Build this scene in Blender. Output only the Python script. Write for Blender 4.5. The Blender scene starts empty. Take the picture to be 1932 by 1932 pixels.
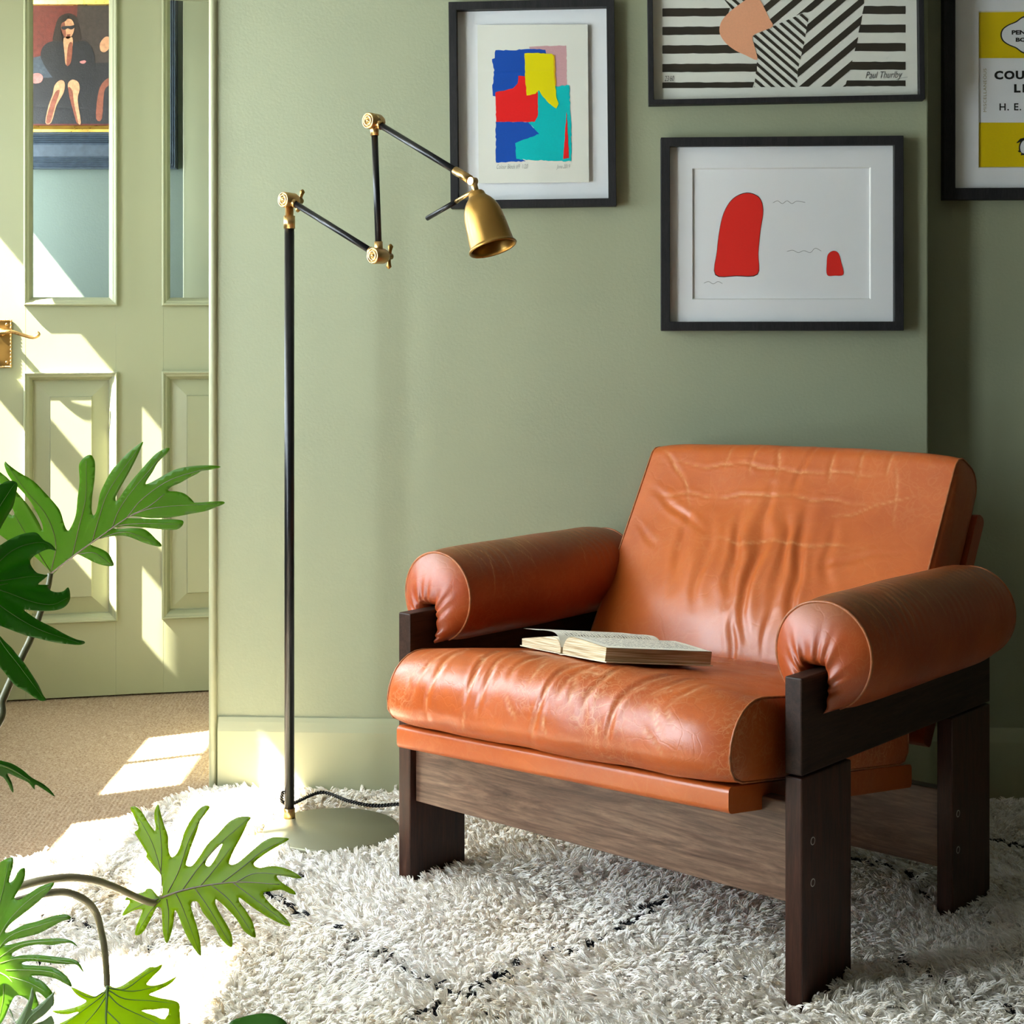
import bpy, bmesh, math, random
import numpy as np
from mathutils import Vector, Matrix, noise
from mathutils.geometry import delaunay_2d_cdt

random.seed(7)
rng = np.random.default_rng(7)
S = bpy.context.scene
C = S.collection

# ------------------------------------------------------------------ camera, sky, sun, exposure
F, CX, CY, H = 3050.0, 966.0, 615.0, 1.04      # focal length in px of a 1932 px frame, level camera, eye height
cam_d = bpy.data.cameras.new('camera')
cam = bpy.data.objects.new('camera', cam_d); C.objects.link(cam)
cam.location = (0, 0, H); cam.rotation_euler = (math.pi / 2, 0, 0)
cam_d.sensor_width = 36.0; cam_d.lens = F / 1932 * 36.0
cam_d.shift_y = -(966.0 - CY) / 1932.0
cam_d.clip_start = 0.05
S.camera = cam

SKY_STRENGTH = 21.0
SUN_STRENGTH = 64.0
world = bpy.data.worlds.new('sky'); S.world = world
world.use_nodes = True
bg = world.node_tree.nodes['Background']
bg.inputs[0].default_value = (0.80, 0.91, 1.0, 1)
bg.inputs[1].default_value = SKY_STRENGTH

SUN_DIR = Vector((1.0, 0.5, -1.27)).normalized()
sun_d = bpy.data.lights.new('sun', 'SUN'); sun_d.energy = SUN_STRENGTH; sun_d.angle = math.radians(0.6)
sun_d.color = (1.0, 0.93, 0.78)
sun = bpy.data.objects.new('sun', sun_d); C.objects.link(sun)
sun.rotation_euler = SUN_DIR.to_track_quat('-Z', 'Y').to_euler()
sun.location = (-6, -2, 8)

S.view_settings.view_transform = 'Standard'
S.view_settings.look = 'None'
S.view_settings.gamma = 1.0
S.view_settings.use_curve_mapping = False
S.view_settings.exposure = 0.35
S.cycles.max_bounces = 10
S.cycles.diffuse_bounces = 6
S.cycles.glossy_bounces = 3
S.cycles.transmission_bounces = 5
S.cycles.transparent_max_bounces = 12
S.cycles.caustics_reflective = False
S.cycles.caustics_refractive = False
S.cycles.sample_clamp_indirect = 14.0

# ------------------------------------------------------------------ helpers
def at(px, py, Y):
    return Vector(((px - CX) / F * Y, Y, H - (py - CY) / F * Y))

def at_z(px, py, z=0.0):
    return at(px, py, F * (H - z) / (py - CY))

def on_plane(px, py, p, n):
    d = Vector(((px - CX) / F, 1.0, -(py - CY) / F)); o = Vector((0, 0, H))
    return o + d * ((p - o).dot(n) / d.dot(n))

def empty(name, label=None, cat=None, loc=(0, 0, 0), rz=0.0, group=None, rot=None):
    o = bpy.data.objects.new(name, None); C.objects.link(o)
    o.location = loc; o.rotation_euler = rot if rot else (0, 0, rz); o.empty_display_size = 0.05
    tag(o, label, cat, group)
    return o

def tag(o, label=None, cat=None, group=None, kind=None):
    if label: o['label'] = label
    if cat: o['category'] = cat
    if group: o['group'] = group
    if kind: o['kind'] = kind
    return o

class MB:
    """collects vertices and faces of ONE mesh object"""
    def __init__(s): s.v = []; s.f = []; s.m = []; s.sm = []
    def add(s, verts, faces, mat=0, smooth=True):
        b = len(s.v); s.v += [tuple(p) for p in verts]
        for f in faces:
            s.f.append(tuple(b + i for i in f)); s.m.append(mat); s.sm.append(smooth)
        return s
    def box(s, lo, hi, mat=0):
        x0, y0, z0 = lo; x1, y1, z1 = hi
        v = [(x0,y0,z0),(x1,y0,z0),(x1,y1,z0),(x0,y1,z0),(x0,y0,z1),(x1,y0,z1),(x1,y1,z1),(x0,y1,z1)]
        return s.add(v, [(0,3,2,1),(4,5,6,7),(0,1,5,4),(1,2,6,5),(2,3,7,6),(3,0,4,7)], mat, False)
    def grid(s, rows, close_u=False, mat=0, smooth=True, flip=False):
        n = len(rows[0]); v = [p for r in rows for p in r]; f = []
        for i in range(len(rows) - 1):
            for j in range(n if close_u else n - 1):
                k = (j + 1) % n; q = (i*n + j, i*n + k, (i+1)*n + k, (i+1)*n + j)
                f.append(q[::-1] if flip else q)
        return s.add(v, f, mat, smooth)
    def tube(s, pts, r, n=10, mat=0, caps=True):
        pts = [Vector(p) for p in pts]; m = len(pts)
        rs = r if hasattr(r, '__len__') else [r] * m
        t0 = (pts[1] - pts[0]).normalized()
        up = Vector((0, 0, 1)) if abs(t0.z) < 0.9 else Vector((1, 0, 0))
        a = t0.cross(up).normalized(); rows = []
        for i in range(m):
            t = (pts[min(i+1, m-1)] - pts[max(i-1, 0)]).normalized()
            a = (a - t * a.dot(t)).normalized(); b = t.cross(a)
            rows.append([pts[i] + (a * math.cos(2*math.pi*k/n) + b * math.sin(2*math.pi*k/n)) * rs[i] for k in range(n)])
        base = len(s.v); s.grid(rows, True, mat)
        if caps:
            s.f.append(tuple(base + k for k in range(n))[::-1]); s.m.append(mat); s.sm.append(False)
            s.f.append(tuple(base + (m-1)*n + k for k in range(n))); s.m.append(mat); s.sm.append(False)
        return s
    def lathe(s, prof, origin=(0,0,0), axis=(0,0,1), n=32, mat=0):
        ax = Vector(axis).normalized(); o = Vector(origin)
        up = Vector((0,0,1)) if abs(ax.z) < 0.9 else Vector((1,0,0))
        a = ax.cross(up).normalized(); b = ax.cross(a)
        rows = [[o + ax*h + (a*math.cos(2*math.pi*k/n) + b*math.sin(2*math.pi*k/n))*max(r, 1e-5) for k in range(n)] for h, r in prof]
        return s.grid(rows, True, mat)
    def ring(s, x0, x1, z0, z1, prof, mat=0, fill=None):
        """rectangular mitred frame; prof = (inset, depth) pairs, depth toward -y"""
        rows = [[(x0+i, -d, z0+i), (x1-i, -d, z0+i), (x1-i, -d, z1-i), (x0+i, -d, z1-i)] for i, d in prof]
        s.grid(rows, True, mat, False, flip=False)
        if fill is not None:
            i, d = prof[-1]
            s.add([(x0+i,-d,z0+i),(x1-i,-d,z0+i),(x1-i,-d,z1-i),(x0+i,-d,z1-i)], [(0,1,2,3)], fill, False)
        return s
    def poly(s, pts, y, mat=0):
        return s.add([(x, y, z) for x, z in pts], [tuple(range(len(pts)))], mat, False)
    def build(s, name, mats, parent=None, world_parent=False, bevel=0.0, auto=True, seg=2):
        me = bpy.data.meshes.new(name)
        me.from_pydata(s.v, [], s.f)
        for m in (mats if isinstance(mats, (list, tuple)) else [mats]): me.materials.append(m)
        me.polygons.foreach_set('material_index', s.m)
        me.polygons.foreach_set('use_smooth', s.sm)
        me.update()
        bm = bmesh.new(); bm.from_mesh(me)
        bmesh.ops.recalc_face_normals(bm, faces=bm.faces); bm.to_mesh(me); bm.free()
        o = bpy.data.objects.new(name, me); C.objects.link(o)
        if parent is not None:
            o.parent = parent
            if world_parent:
                o.matrix_parent_inverse = Matrix.LocRotScale(parent.location, parent.rotation_euler, None).inverted()
        if bevel:
            b = o.modifiers.new('bevel', 'BEVEL'); b.width = bevel; b.segments = seg; b.limit_method = 'ANGLE'
            b.angle_limit = math.radians(35); b.harden_normals = False
        return o

def smooth_closed(pts, sub=3):
    n = len(pts); out = []
    for i in range(n):
        p0, p1, p2, p3 = (np.array(pts[(i+k-1) % n], float) for k in range(4))
        for k in range(sub):
            t = k / sub
            out.append(tuple(0.5*((2*p1) + (-p0+p2)*t + (2*p0-5*p1+4*p2-p3)*t*t + (-p0+3*p1-3*p2+p3)*t**3)))
    return out

def smooth_open(pts, sub=6):
    P = [np.array(p, float) for p in pts]; P = [2*P[0]-P[1]] + P + [2*P[-1]-P[-2]]; out = []
    for i in range(1, len(P)-2):
        p0, p1, p2, p3 = P[i-1:i+3]
        for k in range(sub):
            t = k / sub
            out.append(0.5*((2*p1) + (-p0+p2)*t + (2*p0-5*p1+4*p2-p3)*t*t + (-p0+3*p1-3*p2+p3)*t**3))
    out.append(P[-2])
    return out

def rounded(corners, n=8):
    """closed profile from (x, y, radius) corners"""
    out = []; m = len(corners)
    for i in range(m):
        p = np.array(corners[i][:2]); r = corners[i][2]
        a = np.array(corners[i-1][:2]) - p; b = np.array(corners[(i+1) % m][:2]) - p
        a /= np.linalg.norm(a); b /= np.linalg.norm(b)
        half = math.acos(max(-1, min(1, a.dot(b)))) / 2
        d = r / math.tan(half); c = p + (a+b) / np.linalg.norm(a+b) * r / math.sin(half)
        s, e = p + a*d - c, p + b*d - c
        a0 = math.atan2(s[1], s[0]); da = (math.atan2(e[1], e[0]) - a0 + math.pi) % (2*math.pi) - math.pi
        for k in range(n+1):
            t = a0 + da*k/n; out.append((c[0] + r*math.cos(t), c[1] + r*math.sin(t)))
    return out

def resample_closed(pts, n):
    P = np.array(list(pts) + [pts[0]]); d = np.r_[0, np.cumsum(np.linalg.norm(np.diff(P, axis=0), axis=1))]
    s = np.linspace(0, d[-1], n, endpoint=False)
    return np.c_[np.interp(s, d, P[:, 0]), np.interp(s, d, P[:, 1])], s, d[-1]

# ------------------------------------------------------------------ materials
def mat_new(name):
    m = bpy.data.materials.new(name); m.use_nodes = True
    nt = m.node_tree; b = nt.nodes['Principled BSDF']
    return m, nt, b

def nd(nt, typ, **kw):
    n = nt.nodes.new(typ)
    for k, v in kw.items():
        if k.startswith('_'): setattr(n, k[1:], v)
        else: n.inputs[k.replace('__', ' ')].default_value = v
    return n

def coords(nt, scale=(1, 1, 1), rot=(0, 0, 0), kind='Object'):
    tc = nt.nodes.new('ShaderNodeTexCoord'); mp = nt.nodes.new('ShaderNodeMapping')
    mp.inputs['Scale'].default_value = scale; mp.inputs['Rotation'].default_value = rot
    nt.links.new(tc.outputs[kind], mp.inputs['Vector'])
    return mp.outputs['Vector']

def ramp(nt, fac, stops):
    r = nt.nodes.new('ShaderNodeValToRGB'); e = r.color_ramp.elements
    while len(e) < len(stops): e.new(0.5)
    for k, (p, c) in enumerate(stops): e[k].position = p; e[k].color = (*c, 1)
    nt.links.new(fac, r.inputs[0]); return r.outputs[0]

def mix(nt, fac, a, b, typ='MIX'):
    m = nt.nodes.new('ShaderNodeMix'); m.data_type = 'RGBA'; m.blend_type = typ
    for sock, val in ((m.inputs[0], fac), (m.inputs[6], a), (m.inputs[7], b)):
        if isinstance(val, (int, float)): sock.default_value = val
        elif isinstance(val, tuple): sock.default_value = (*val, 1)
        else: nt.links.new(val, sock)
    return m.outputs[2]

def bump(nt, b, height, strength, dist, normal=None):
    n = nt.nodes.new('ShaderNodeBump'); n.inputs['Strength'].default_value = strength; n.inputs['Distance'].default_value = dist
    nt.links.new(height, n.inputs['Height'])
    if normal is not None: nt.links.new(normal, n.inputs['Normal'])
    nt.links.new(n.outputs[0], b.inputs['Normal']); return n.outputs[0]

def plain(name, col, rough=0.5, metal=0.0, spec=0.5, noise_amt=0.0, nscale=60.0, bump_amt=0.0, bscale=200.0, coat=0.0):
    m, nt, b = mat_new(name)
    b.inputs['Base Color'].default_value = (*col, 1); b.inputs['Roughness'].default_value = rough
    b.inputs['Metallic'].default_value = metal; b.inputs['Specular IOR Level'].default_value = spec
    b.inputs['Coat Weight'].default_value = coat
    if noise_amt:
        n = nd(nt, 'ShaderNodeTexNoise', Scale=nscale, Detail=5.0); nt.links.new(coords(nt), n.inputs['Vector'])
        lo = tuple(c*(1-noise_amt) for c in col); hi = tuple(min(1, c*(1+noise_amt)) for c in col)
        nt.links.new(ramp(nt, n.outputs[0], [(0.3, lo), (0.7, hi)]), b.inputs['Base Color'])
    if bump_amt:
        n = nd(nt, 'ShaderNodeTexNoise', Scale=bscale, Detail=3.0); nt.links.new(coords(nt), n.inputs['Vector'])
        bump(nt, b, n.outputs[0], bump_amt, 0.002)
    return m

WALL_COL = (0.276, 0.298, 0.194)
M = {}
M['wall'] = plain('green wall paint', WALL_COL, 0.6, spec=0.3, noise_amt=0.03, nscale=3.0, bump_amt=0.22, bscale=170.0)
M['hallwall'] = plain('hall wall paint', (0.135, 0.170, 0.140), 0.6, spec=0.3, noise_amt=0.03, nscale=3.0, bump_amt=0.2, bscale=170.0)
M['trim'] = plain('green eggshell woodwork', (0.335, 0.345, 0.215), 0.38, spec=0.45, bump_amt=0.05, bscale=120.0)
M['ceiling'] = plain('darkened ceiling white', (0.36, 0.35, 0.31), 0.8, noise_amt=0.03)  # white darkened to grey so less light bounces onto the upper wall
M['roomwall'] = plain('darkened wall paint', (0.13, 0.15, 0.10), 0.7, spec=0.2, noise_amt=0.03, nscale=3.0)  # wall green darkened on the unseen walls to cut bounced light
M['white_paint'] = plain('white window paint', (0.75, 0.75, 0.72), 0.4, noise_amt=0.02)
M['black_metal'] = plain('satin black metal', (0.005, 0.005, 0.006), 0.31, spec=0.38, noise_amt=0.1)
M['black_frame'] = None
M['paper'] = plain('cream art paper', (0.80, 0.79, 0.71), 0.8, spec=0.2, noise_amt=0.015, nscale=300, bump_amt=0.08, bscale=900)
M['mat_white'] = plain('white mat board', (0.88, 0.88, 0.90), 0.8, spec=0.2, noise_amt=0.012, nscale=300, bump_amt=0.1, bscale=700)
M['bevel_white'] = plain('mat bevel', (0.85, 0.85, 0.84), 0.7)
def ink(n, c): M[n] = plain('ink ' + n, c, 0.7, spec=0.2, noise_amt=0.04, nscale=400)
for n, c in dict(blue=(0.008, 0.075, 0.42), red=(0.82, 0.014, 0.014), yellow=(0.82, 0.70, 0.0), teal=(0.0, 0.50, 0.50), pink=(0.62, 0.35, 0.37),
                 orange=(0.8, 0.42, 0.02), black=(0.018, 0.016, 0.014), peach=(0.90, 0.42, 0.24), pencil=(0.24, 0.24, 0.23), bandyellow=(0.80, 0.58, 0.0),
                 gold_text=(0.42, 0.36, 0.20), redflat=(0.86, 0.028, 0.020), stripe=(0.04, 0.032, 0.022)).items(): ink(n, c)

def metal_brass(name, col, rough):
    m, nt, b = mat_new(name)
    b.inputs['Base Color'].default_value = (*col, 1); b.inputs['Metallic'].default_value = 1.0
    n = nd(nt, 'ShaderNodeTexNoise', Scale=40.0, Detail=4.0); nt.links.new(coords(nt), n.inputs['Vector'])
    nt.links.new(ramp(nt, n.outputs[0], [(0.3, (rough*0.8,)*3), (0.7, (rough*1.25,)*3)]), b.inputs['Roughness'])
    nt.links.new(ramp(nt, n.outputs[0], [(0.3, tuple(c*0.88 for c in col)), (0.7, col)]), b.inputs['Base Color'])
    return m
M['brass'] = metal_brass('brushed brass', (0.62, 0.40, 0.165), 0.30)
M['antique_brass'] = metal_brass('antique brass', (0.40, 0.235, 0.065), 0.34)
M['bronze'] = plain('bronze plate', (0.30, 0.29, 0.20), 0.42, metal=0.65, noise_amt=0.05, nscale=5.0)

def glass_mat():
    m, nt, b = mat_new('clear glass'); nt.nodes.remove(b)
    out = nt.nodes['Material Output']
    tr = nd(nt, 'ShaderNodeBsdfTransparent'); tr.inputs[0].default_value = (0.985, 0.992, 0.987, 1)
    gl = nd(nt, 'ShaderNodeBsdfGlossy', Roughness=0.015)
    lw = nd(nt, 'ShaderNodeLayerWeight', Blend=0.5); mx = nt.nodes.new('ShaderNodeMixShader')
    pw = nt.nodes.new('ShaderNodeMath'); pw.operation = 'POWER'; pw.inputs[1].default_value = 5.0; nt.links.new(lw.outputs['Facing'], pw.inputs[0])
    fr = nt.nodes.new('ShaderNodeMath'); fr.operation = 'MULTIPLY_ADD'; fr.inputs[1].default_value = 0.9; fr.inputs[2].default_value = 0.045; nt.links.new(pw.outputs[0], fr.inputs[0])
    nt.links.new(fr.outputs[0], mx.inputs[0]); nt.links.new(tr.outputs[0], mx.inputs[1]); nt.links.new(gl.outputs[0], mx.inputs[2])
    nt.links.new(mx.outputs[0], out.inputs[0]); return m
M['glass'] = glass_mat()

def blind_mat():  # cloth of the unseen blinds added to limit and diffuse the sun
    m, nt, b = mat_new('translucent blind cloth'); nt.nodes.remove(b)
    out = nt.nodes['Material Output']
    w = nd(nt, 'ShaderNodeTexNoise', Scale=300.0); nt.links.new(coords(nt), w.inputs['Vector'])
    col = ramp(nt, w.outputs[0], [(0.3, (0.22, 0.205, 0.165)), (0.7, (0.28, 0.265, 0.21))])
    d = nd(nt, 'ShaderNodeBsdfDiffuse'); t = nd(nt, 'ShaderNodeBsdfTranslucent'); mx = nt.nodes.new('ShaderNodeMixShader'); mx.inputs[0].default_value = 0.55
    nt.links.new(col, d.inputs[0]); nt.links.new(col, t.inputs[0])
    nt.links.new(d.outputs[0], mx.inputs[1]); nt.links.new(t.outputs[0], mx.inputs[2]); nt.links.new(mx.outputs[0], out.inputs[0]); return m
M['added_blind'] = blind_mat()

def wood(name, dark, light, rough, grain_axis=(1, 1, 1), swirl=2.0, spec=0.5):
    m, nt, b = mat_new(name)
    v = coords(nt, grain_axis)
    w = nd(nt, 'ShaderNodeTexNoise', Scale=4.0, Detail=8.0, Roughness=0.65, Distortion=swirl); nt.links.new(v, w.inputs['Vector'])
    f = nd(nt, 'ShaderNodeTexNoise', Scale=26.0, Detail=6.0, Roughness=0.7, Distortion=0.4); nt.links.new(v, f.inputs['Vector'])
    c1 = ramp(nt, w.outputs[0], [(0.3, dark), (0.7, light)])
    c2 = ramp(nt, f.outputs[0], [(0.35, (0.55,)*3), (0.62, (1.0,)*3)])
    nt.links.new(mix(nt, 1.0, c1, c2, 'MULTIPLY'), b.inputs['Base Color'])
    b.inputs['Roughness'].default_value = rough; b.inputs['Specular IOR Level'].default_value = spec
    bump(nt, b, f.outputs[0], 0.12, 0.001); return m
M['rosewood_z'] = wood('dark rosewood upright', (0.022, 0.008, 0.005), (0.072, 0.024, 0.013), 0.42, (9, 9, 0.8), 2.0, 0.28)
M['rosewood_y'] = wood('dark rosewood rail', (0.018, 0.009, 0.006), (0.050, 0.023, 0.014), 0.46, (9, 0.8, 9), 2.0, 0.2)
M['apron_wood'] = wood('worn rosewood apron', (0.064, 0.024, 0.013), (0.25, 0.148, 0.092), 0.40, (0.7, 9, 7.5), 2.8)
M['frame_wood'] = wood('black stained frame wood', (0.010, 0.010, 0.011), (0.022, 0.021, 0.021), 0.6, (14, 14, 2.0), 0.5, 0.25)

def leather(name, base, dark, crack, crack_amt=0.55, scale=16.0, rough=0.36):
    m, nt, b = mat_new(name)
    v = coords(nt)
    n1 = nd(nt, 'ShaderNodeTexNoise', Scale=5.0, Detail=6.0, Roughness=0.6); nt.links.new(v, n1.inputs['Vector'])
    warp = nd(nt, 'ShaderNodeTexNoise', Scale=9.0, Detail=3.0); nt.links.new(v, warp.inputs['Vector'])
    wv = mix(nt, 0.20, v, warp.outputs[1])
    vo = nd(nt, 'ShaderNodeTexVoronoi', Scale=scale); vo.feature = 'DISTANCE_TO_EDGE'; nt.links.new(wv, vo.inputs['Vector'])
    vo2 = nd(nt, 'ShaderNodeTexVoronoi', Scale=scale*3.1); vo2.feature = 'DISTANCE_TO_EDGE'; nt.links.new(wv, vo2.inputs['Vector'])
    patch = nd(nt, 'ShaderNodeTexNoise', Scale=7.0, Detail=4.0); nt.links.new(v, patch.inputs['Vector'])
    c0 = ramp(nt, n1.outputs[0], [(0.32, dark), (0.68, base)])
    k1 = ramp(nt, vo.outputs[0], [(0.0, (1,)*3), (0.022, (0,)*3)])
    k2 = ramp(nt, vo2.outputs[0], [(0.0, (0.8,)*3), (0.05, (0,)*3)])
    pm = ramp(nt, patch.outputs[0], [(0.42, (0.06,)*3), (0.62, (crack_amt,)*3)])
    ks = mix(nt, 1.0, mix(nt, 1.0, k1, (0.75, 0.75, 0.75), 'MULTIPLY'), mix(nt, 1.0, k2, (0.8, 0.8, 0.8), 'MULTIPLY'), 'LIGHTEN')
    scuff = nd(nt, 'ShaderNodeTexNoise', Scale=110.0, Detail=6.0, Roughness=0.75); nt.links.new(v, scuff.inputs['Vector'])
    sc = ramp(nt, scuff.outputs[0], [(0.54, (0,)*3), (0.70, (0.9,)*3)])
    ks2 = mix(nt, 1.0, ks, sc, 'LIGHTEN')
    kk0 = mix(nt, 1.0, ks2, pm, 'MULTIPLY')
    wa = nd(nt, 'ShaderNodeAttribute'); wa.attribute_name = 'wear'
    wn = ramp(nt, scuff.outputs[0], [(0.36, (0.15,)*3), (0.60, (0.85,)*3)])
    kk = mix(nt, 1.0, kk0, mix(nt, 1.0, wa.outputs['Color'], wn, 'MULTIPLY'), 'LIGHTEN')
    so = nd(nt, 'ShaderNodeAttribute'); so.attribute_name = 'soil'
    sm_ = ramp(nt, patch.outputs[0], [(0.3, (0.45,)*3), (0.65, (0.9,)*3)])
    c0 = mix(nt, mix(nt, 1.0, so.outputs['Color'], sm_, 'MULTIPLY'), c0, (0.175, 0.070, 0.020))
    nt.links.new(mix(nt, kk, c0, crack), b.inputs['Base Color'])
    fine = nd(nt, 'ShaderNodeTexNoise', Scale=420.0, Detail=4.0); nt.links.new(v, fine.inputs['Vector'])
    b.inputs['Specular IOR Level'].default_value = 0.55
    rr = ramp(nt, patch.outputs[0], [(0.3, (rough*0.85,)*3), (0.7, (rough*1.25,)*3)]); nt.links.new(rr, b.inputs['Roughness'])
    b1 = bump(nt, b, fine.outputs[0], 0.10, 0.001)
    inv = ramp(nt, vo.outputs[0], [(0.0, (0,)*3), (0.05, (1,)*3)])
    bump(nt, b, inv, 0.10, 0.001, b1)
    return m
M['leather'] = leather('worn tan leather', (0.47, 0.100, 0.015), (0.33, 0.057, 0.008), (0.68, 0.38, 0.19), 0.62, 22.0, 0.33)
M['leather_back'] = leather('tan back leather', (0.50, 0.114, 0.018), (0.37, 0.070, 0.010), (0.62, 0.28, 0.11), 0.18, 9.0, 0.34)
M['leather_arm'] = leather('tan arm leather', (0.38, 0.068, 0.010), (0.25, 0.035, 0.006), (0.58, 0.32, 0.13), 0.14, 17.0, 0.38)
M['piping'] = plain('leather piping', (0.30, 0.088, 0.022), 0.45, noise_amt=0.3, nscale=80)

def leaf_mat(name, col, trans, tcol):
    m, nt, b = mat_new(name); out = nt.nodes['Material Output']
    n = nd(nt, 'ShaderNodeTexNoise', Scale=14.0, Detail=3.0); nt.links.new(coords(nt), n.inputs['Vector'])
    nt.links.new(ramp(nt, n.outputs[0], [(0.3, tuple(c*0.8 for c in col)), (0.7, tuple(c*1.15 for c in col))]), b.inputs['Base Color'])
    b.inputs['Roughness'].default_value = 0.36; b.inputs['Specular IOR Level'].default_value = 0.16
    t = nd(nt, 'ShaderNodeBsdfTranslucent'); t.inputs[0].default_value = (*tcol, 1)
    mx = nt.nodes.new('ShaderNodeMixShader'); mx.inputs[0].default_value = trans
    nt.links.new(b.outputs[0], mx.inputs[1]); nt.links.new(t.outputs[0], mx.inputs[2]); nt.links.new(mx.outputs[0], out.inputs[0]); return m
M['leaf_dark'] = leaf_mat('dark glossy leaf', (0.022, 0.080, 0.006), 0.25, (0.10, 0.40, 0.006))  # leaf greens run dark to light partly for the light falling on them
M['leaf_mid'] = leaf_mat('green leaf', (0.050, 0.115, 0.006), 0.45, (0.24, 0.55, 0.006))
M['leaf_light'] = leaf_mat('bright lit leaf', (0.090, 0.140, 0.004), 0.58, (0.46, 0.66, 0.006))  # lighter green partly stands in for brighter light on these leaves
M['leaf_silver'] = leaf_mat('new silvery leaf', (0.20, 0.27, 0.16), 0.3, (0.30, 0.5, 0.1))
M['vein_brown'] = plain('brown midrib', (0.085, 0.055, 0.022), 0.5, noise_amt=0.2)
M['vein_green'] = plain('green vein', (0.10, 0.17, 0.035), 0.5, noise_amt=0.2)
M['stem'] = plain('grey green stem', (0.26, 0.215, 0.13), 0.42, noise_amt=0.25, nscale=30)
M['stem_dark'] = plain('dark olive stem', (0.075, 0.075, 0.030), 0.42, noise_amt=0.25, nscale=30)
M['terracotta'] = plain('terracotta pot', (0.40, 0.16, 0.08), 0.8, noise_amt=0.15)
M['soil'] = plain('potting soil', (0.03, 0.02, 0.012), 0.95, noise_amt=0.4, bump_amt=0.6)

def sisal():
    m, nt, b = mat_new('sisal carpet')
    v = coords(nt)
    wx = nd(nt, 'ShaderNodeTexWave', Scale=110.0/ (2*math.pi) * 1.0, Distortion=0.6); wx.bands_direction = 'X'
    wx.inputs['Detail'].default_value = 2.0; nt.links.new(v, wx.inputs['Vector'])
    n = nd(nt, 'ShaderNodeTexNoise', Scale=190.0, Detail=4.0, Roughness=0.7); nt.links.new(v, n.inputs['Vector'])
    c = ramp(nt, n.outputs[0], [(0.3, (0.22, 0.13, 0.075)), (0.5, (0.40, 0.28, 0.18)), (0.72, (0.58, 0.45, 0.32))])
    nt.links.new(c, b.inputs['Base Color']); b.inputs['Roughness'].default_value = 0.9; b.inputs['Specular IOR Level'].default_value = 0.1
    bump(nt, b, n.outputs[0], 0.5, 0.003); return m
M['sisal'] = sisal()

def wool():
    m, nt, b = mat_new('wool pile')
    a = nd(nt, 'ShaderNodeAttribute'); a.attribute_name = 'tone'
    c = ramp(nt, a.outputs['Fac'], [(0.0, (0.012, 0.013, 0.016)), (0.08, (0.02, 0.02, 0.024)), (0.12, (0.74, 0.63, 0.47)), (0.35, (0.92, 0.86, 0.76)), (1.0, (0.98, 0.955, 0.92))])
    nt.links.new(c, b.inputs['Base Color']); b.inputs['Roughness'].default_value = 0.75; b.inputs['Specular IOR Level'].default_value = 0.15
    return m
M['wool'] = wool()
M['rug_base'] = plain('rug backing wool', (0.74, 0.67, 0.55), 0.95, noise_amt=0.25, nscale=90, bump_amt=0.5)

def page_text():
    m, nt, b = mat_new('printed page')
    tc = nt.nodes.new('ShaderNodeTexCoord'); sp = nt.nodes.new('ShaderNodeSeparateXYZ'); nt.links.new(tc.outputs['UV'], sp.inputs[0])
    def math_(op, a, bb):
        n = nt.nodes.new('ShaderNodeMath'); n.operation = op
        for s, v in ((n.inputs[0], a), (n.inputs[1], bb)):
            if isinstance(v, (int, float)): s.default_value = v
            else: nt.links.new(v, s)
        return n.outputs[0]
    # text runs along U, lines stack along V
    line = math_('LESS_THAN', math_('FRACT', math_('MULTIPLY', sp.outputs[1], 34.0), 0.0), 0.45)
    cmb = nt.nodes.new('ShaderNodeCombineXYZ'); nt.links.new(math_('MULTIPLY', sp.outputs[0], 60.0), cmb.inputs[0])
    nt.links.new(math_('FLOOR', math_('MULTIPLY', sp.outputs[1], 34.0), 0.0), cmb.inputs[1])
    n = nd(nt, 'ShaderNodeTexNoise', Scale=1.3, Detail=2.0); nt.links.new(cmb.outputs[0], n.inputs['Vector'])
    word = math_('GREATER_THAN', n.outputs[0], 0.49)
    inx = math_('MULTIPLY', math_('GREATER_THAN', sp.outputs[0], 0.12), math_('LESS_THAN', sp.outputs[0], 0.88))
    iny = math_('MULTIPLY', math_('GREATER_THAN', sp.outputs[1], 0.07), math_('LESS_THAN', sp.outputs[1], 0.93))
    k = math_('MULTIPLY', math_('MULTIPLY', line, word), math_('MULTIPLY', inx, iny))
    nt.links.new(mix(nt, k, (0.92, 0.89, 0.78), (0.16, 0.15, 0.14)), b.inputs['Base Color'])
    b.inputs['Roughness'].default_value = 0.8; b.inputs['Specular IOR Level'].default_value = 0.2; return m
M['page_text'] = page_text()
def page_edge():
    m, nt, b = mat_new('page edges')
    w = nd(nt, 'ShaderNodeTexNoise', Scale=10.0, Detail=6.0); nt.links.new(coords(nt, (1, 1, 90)), w.inputs['Vector'])
    nt.links.new(ramp(nt, w.outputs[0], [(0.38, (0.26, 0.17, 0.08)), (0.5, (0.50, 0.39, 0.23)), (0.62, (0.66, 0.57, 0.42))]), b.inputs['Base Color'])
    b.inputs['Roughness'].default_value = 0.85; return m
M['page_edge'] = page_edge()
M['book_cover'] = plain('cream book cover', (0.70, 0.62, 0.44), 0.55, noise_amt=0.1)
M['gold'] = metal_brass('gilt frame', (0.86, 0.56, 0.14), 0.3)
M['bluegrey'] = plain('blue grey frame paint', (0.055, 0.075, 0.10), 0.45, noise_amt=0.2)

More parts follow.
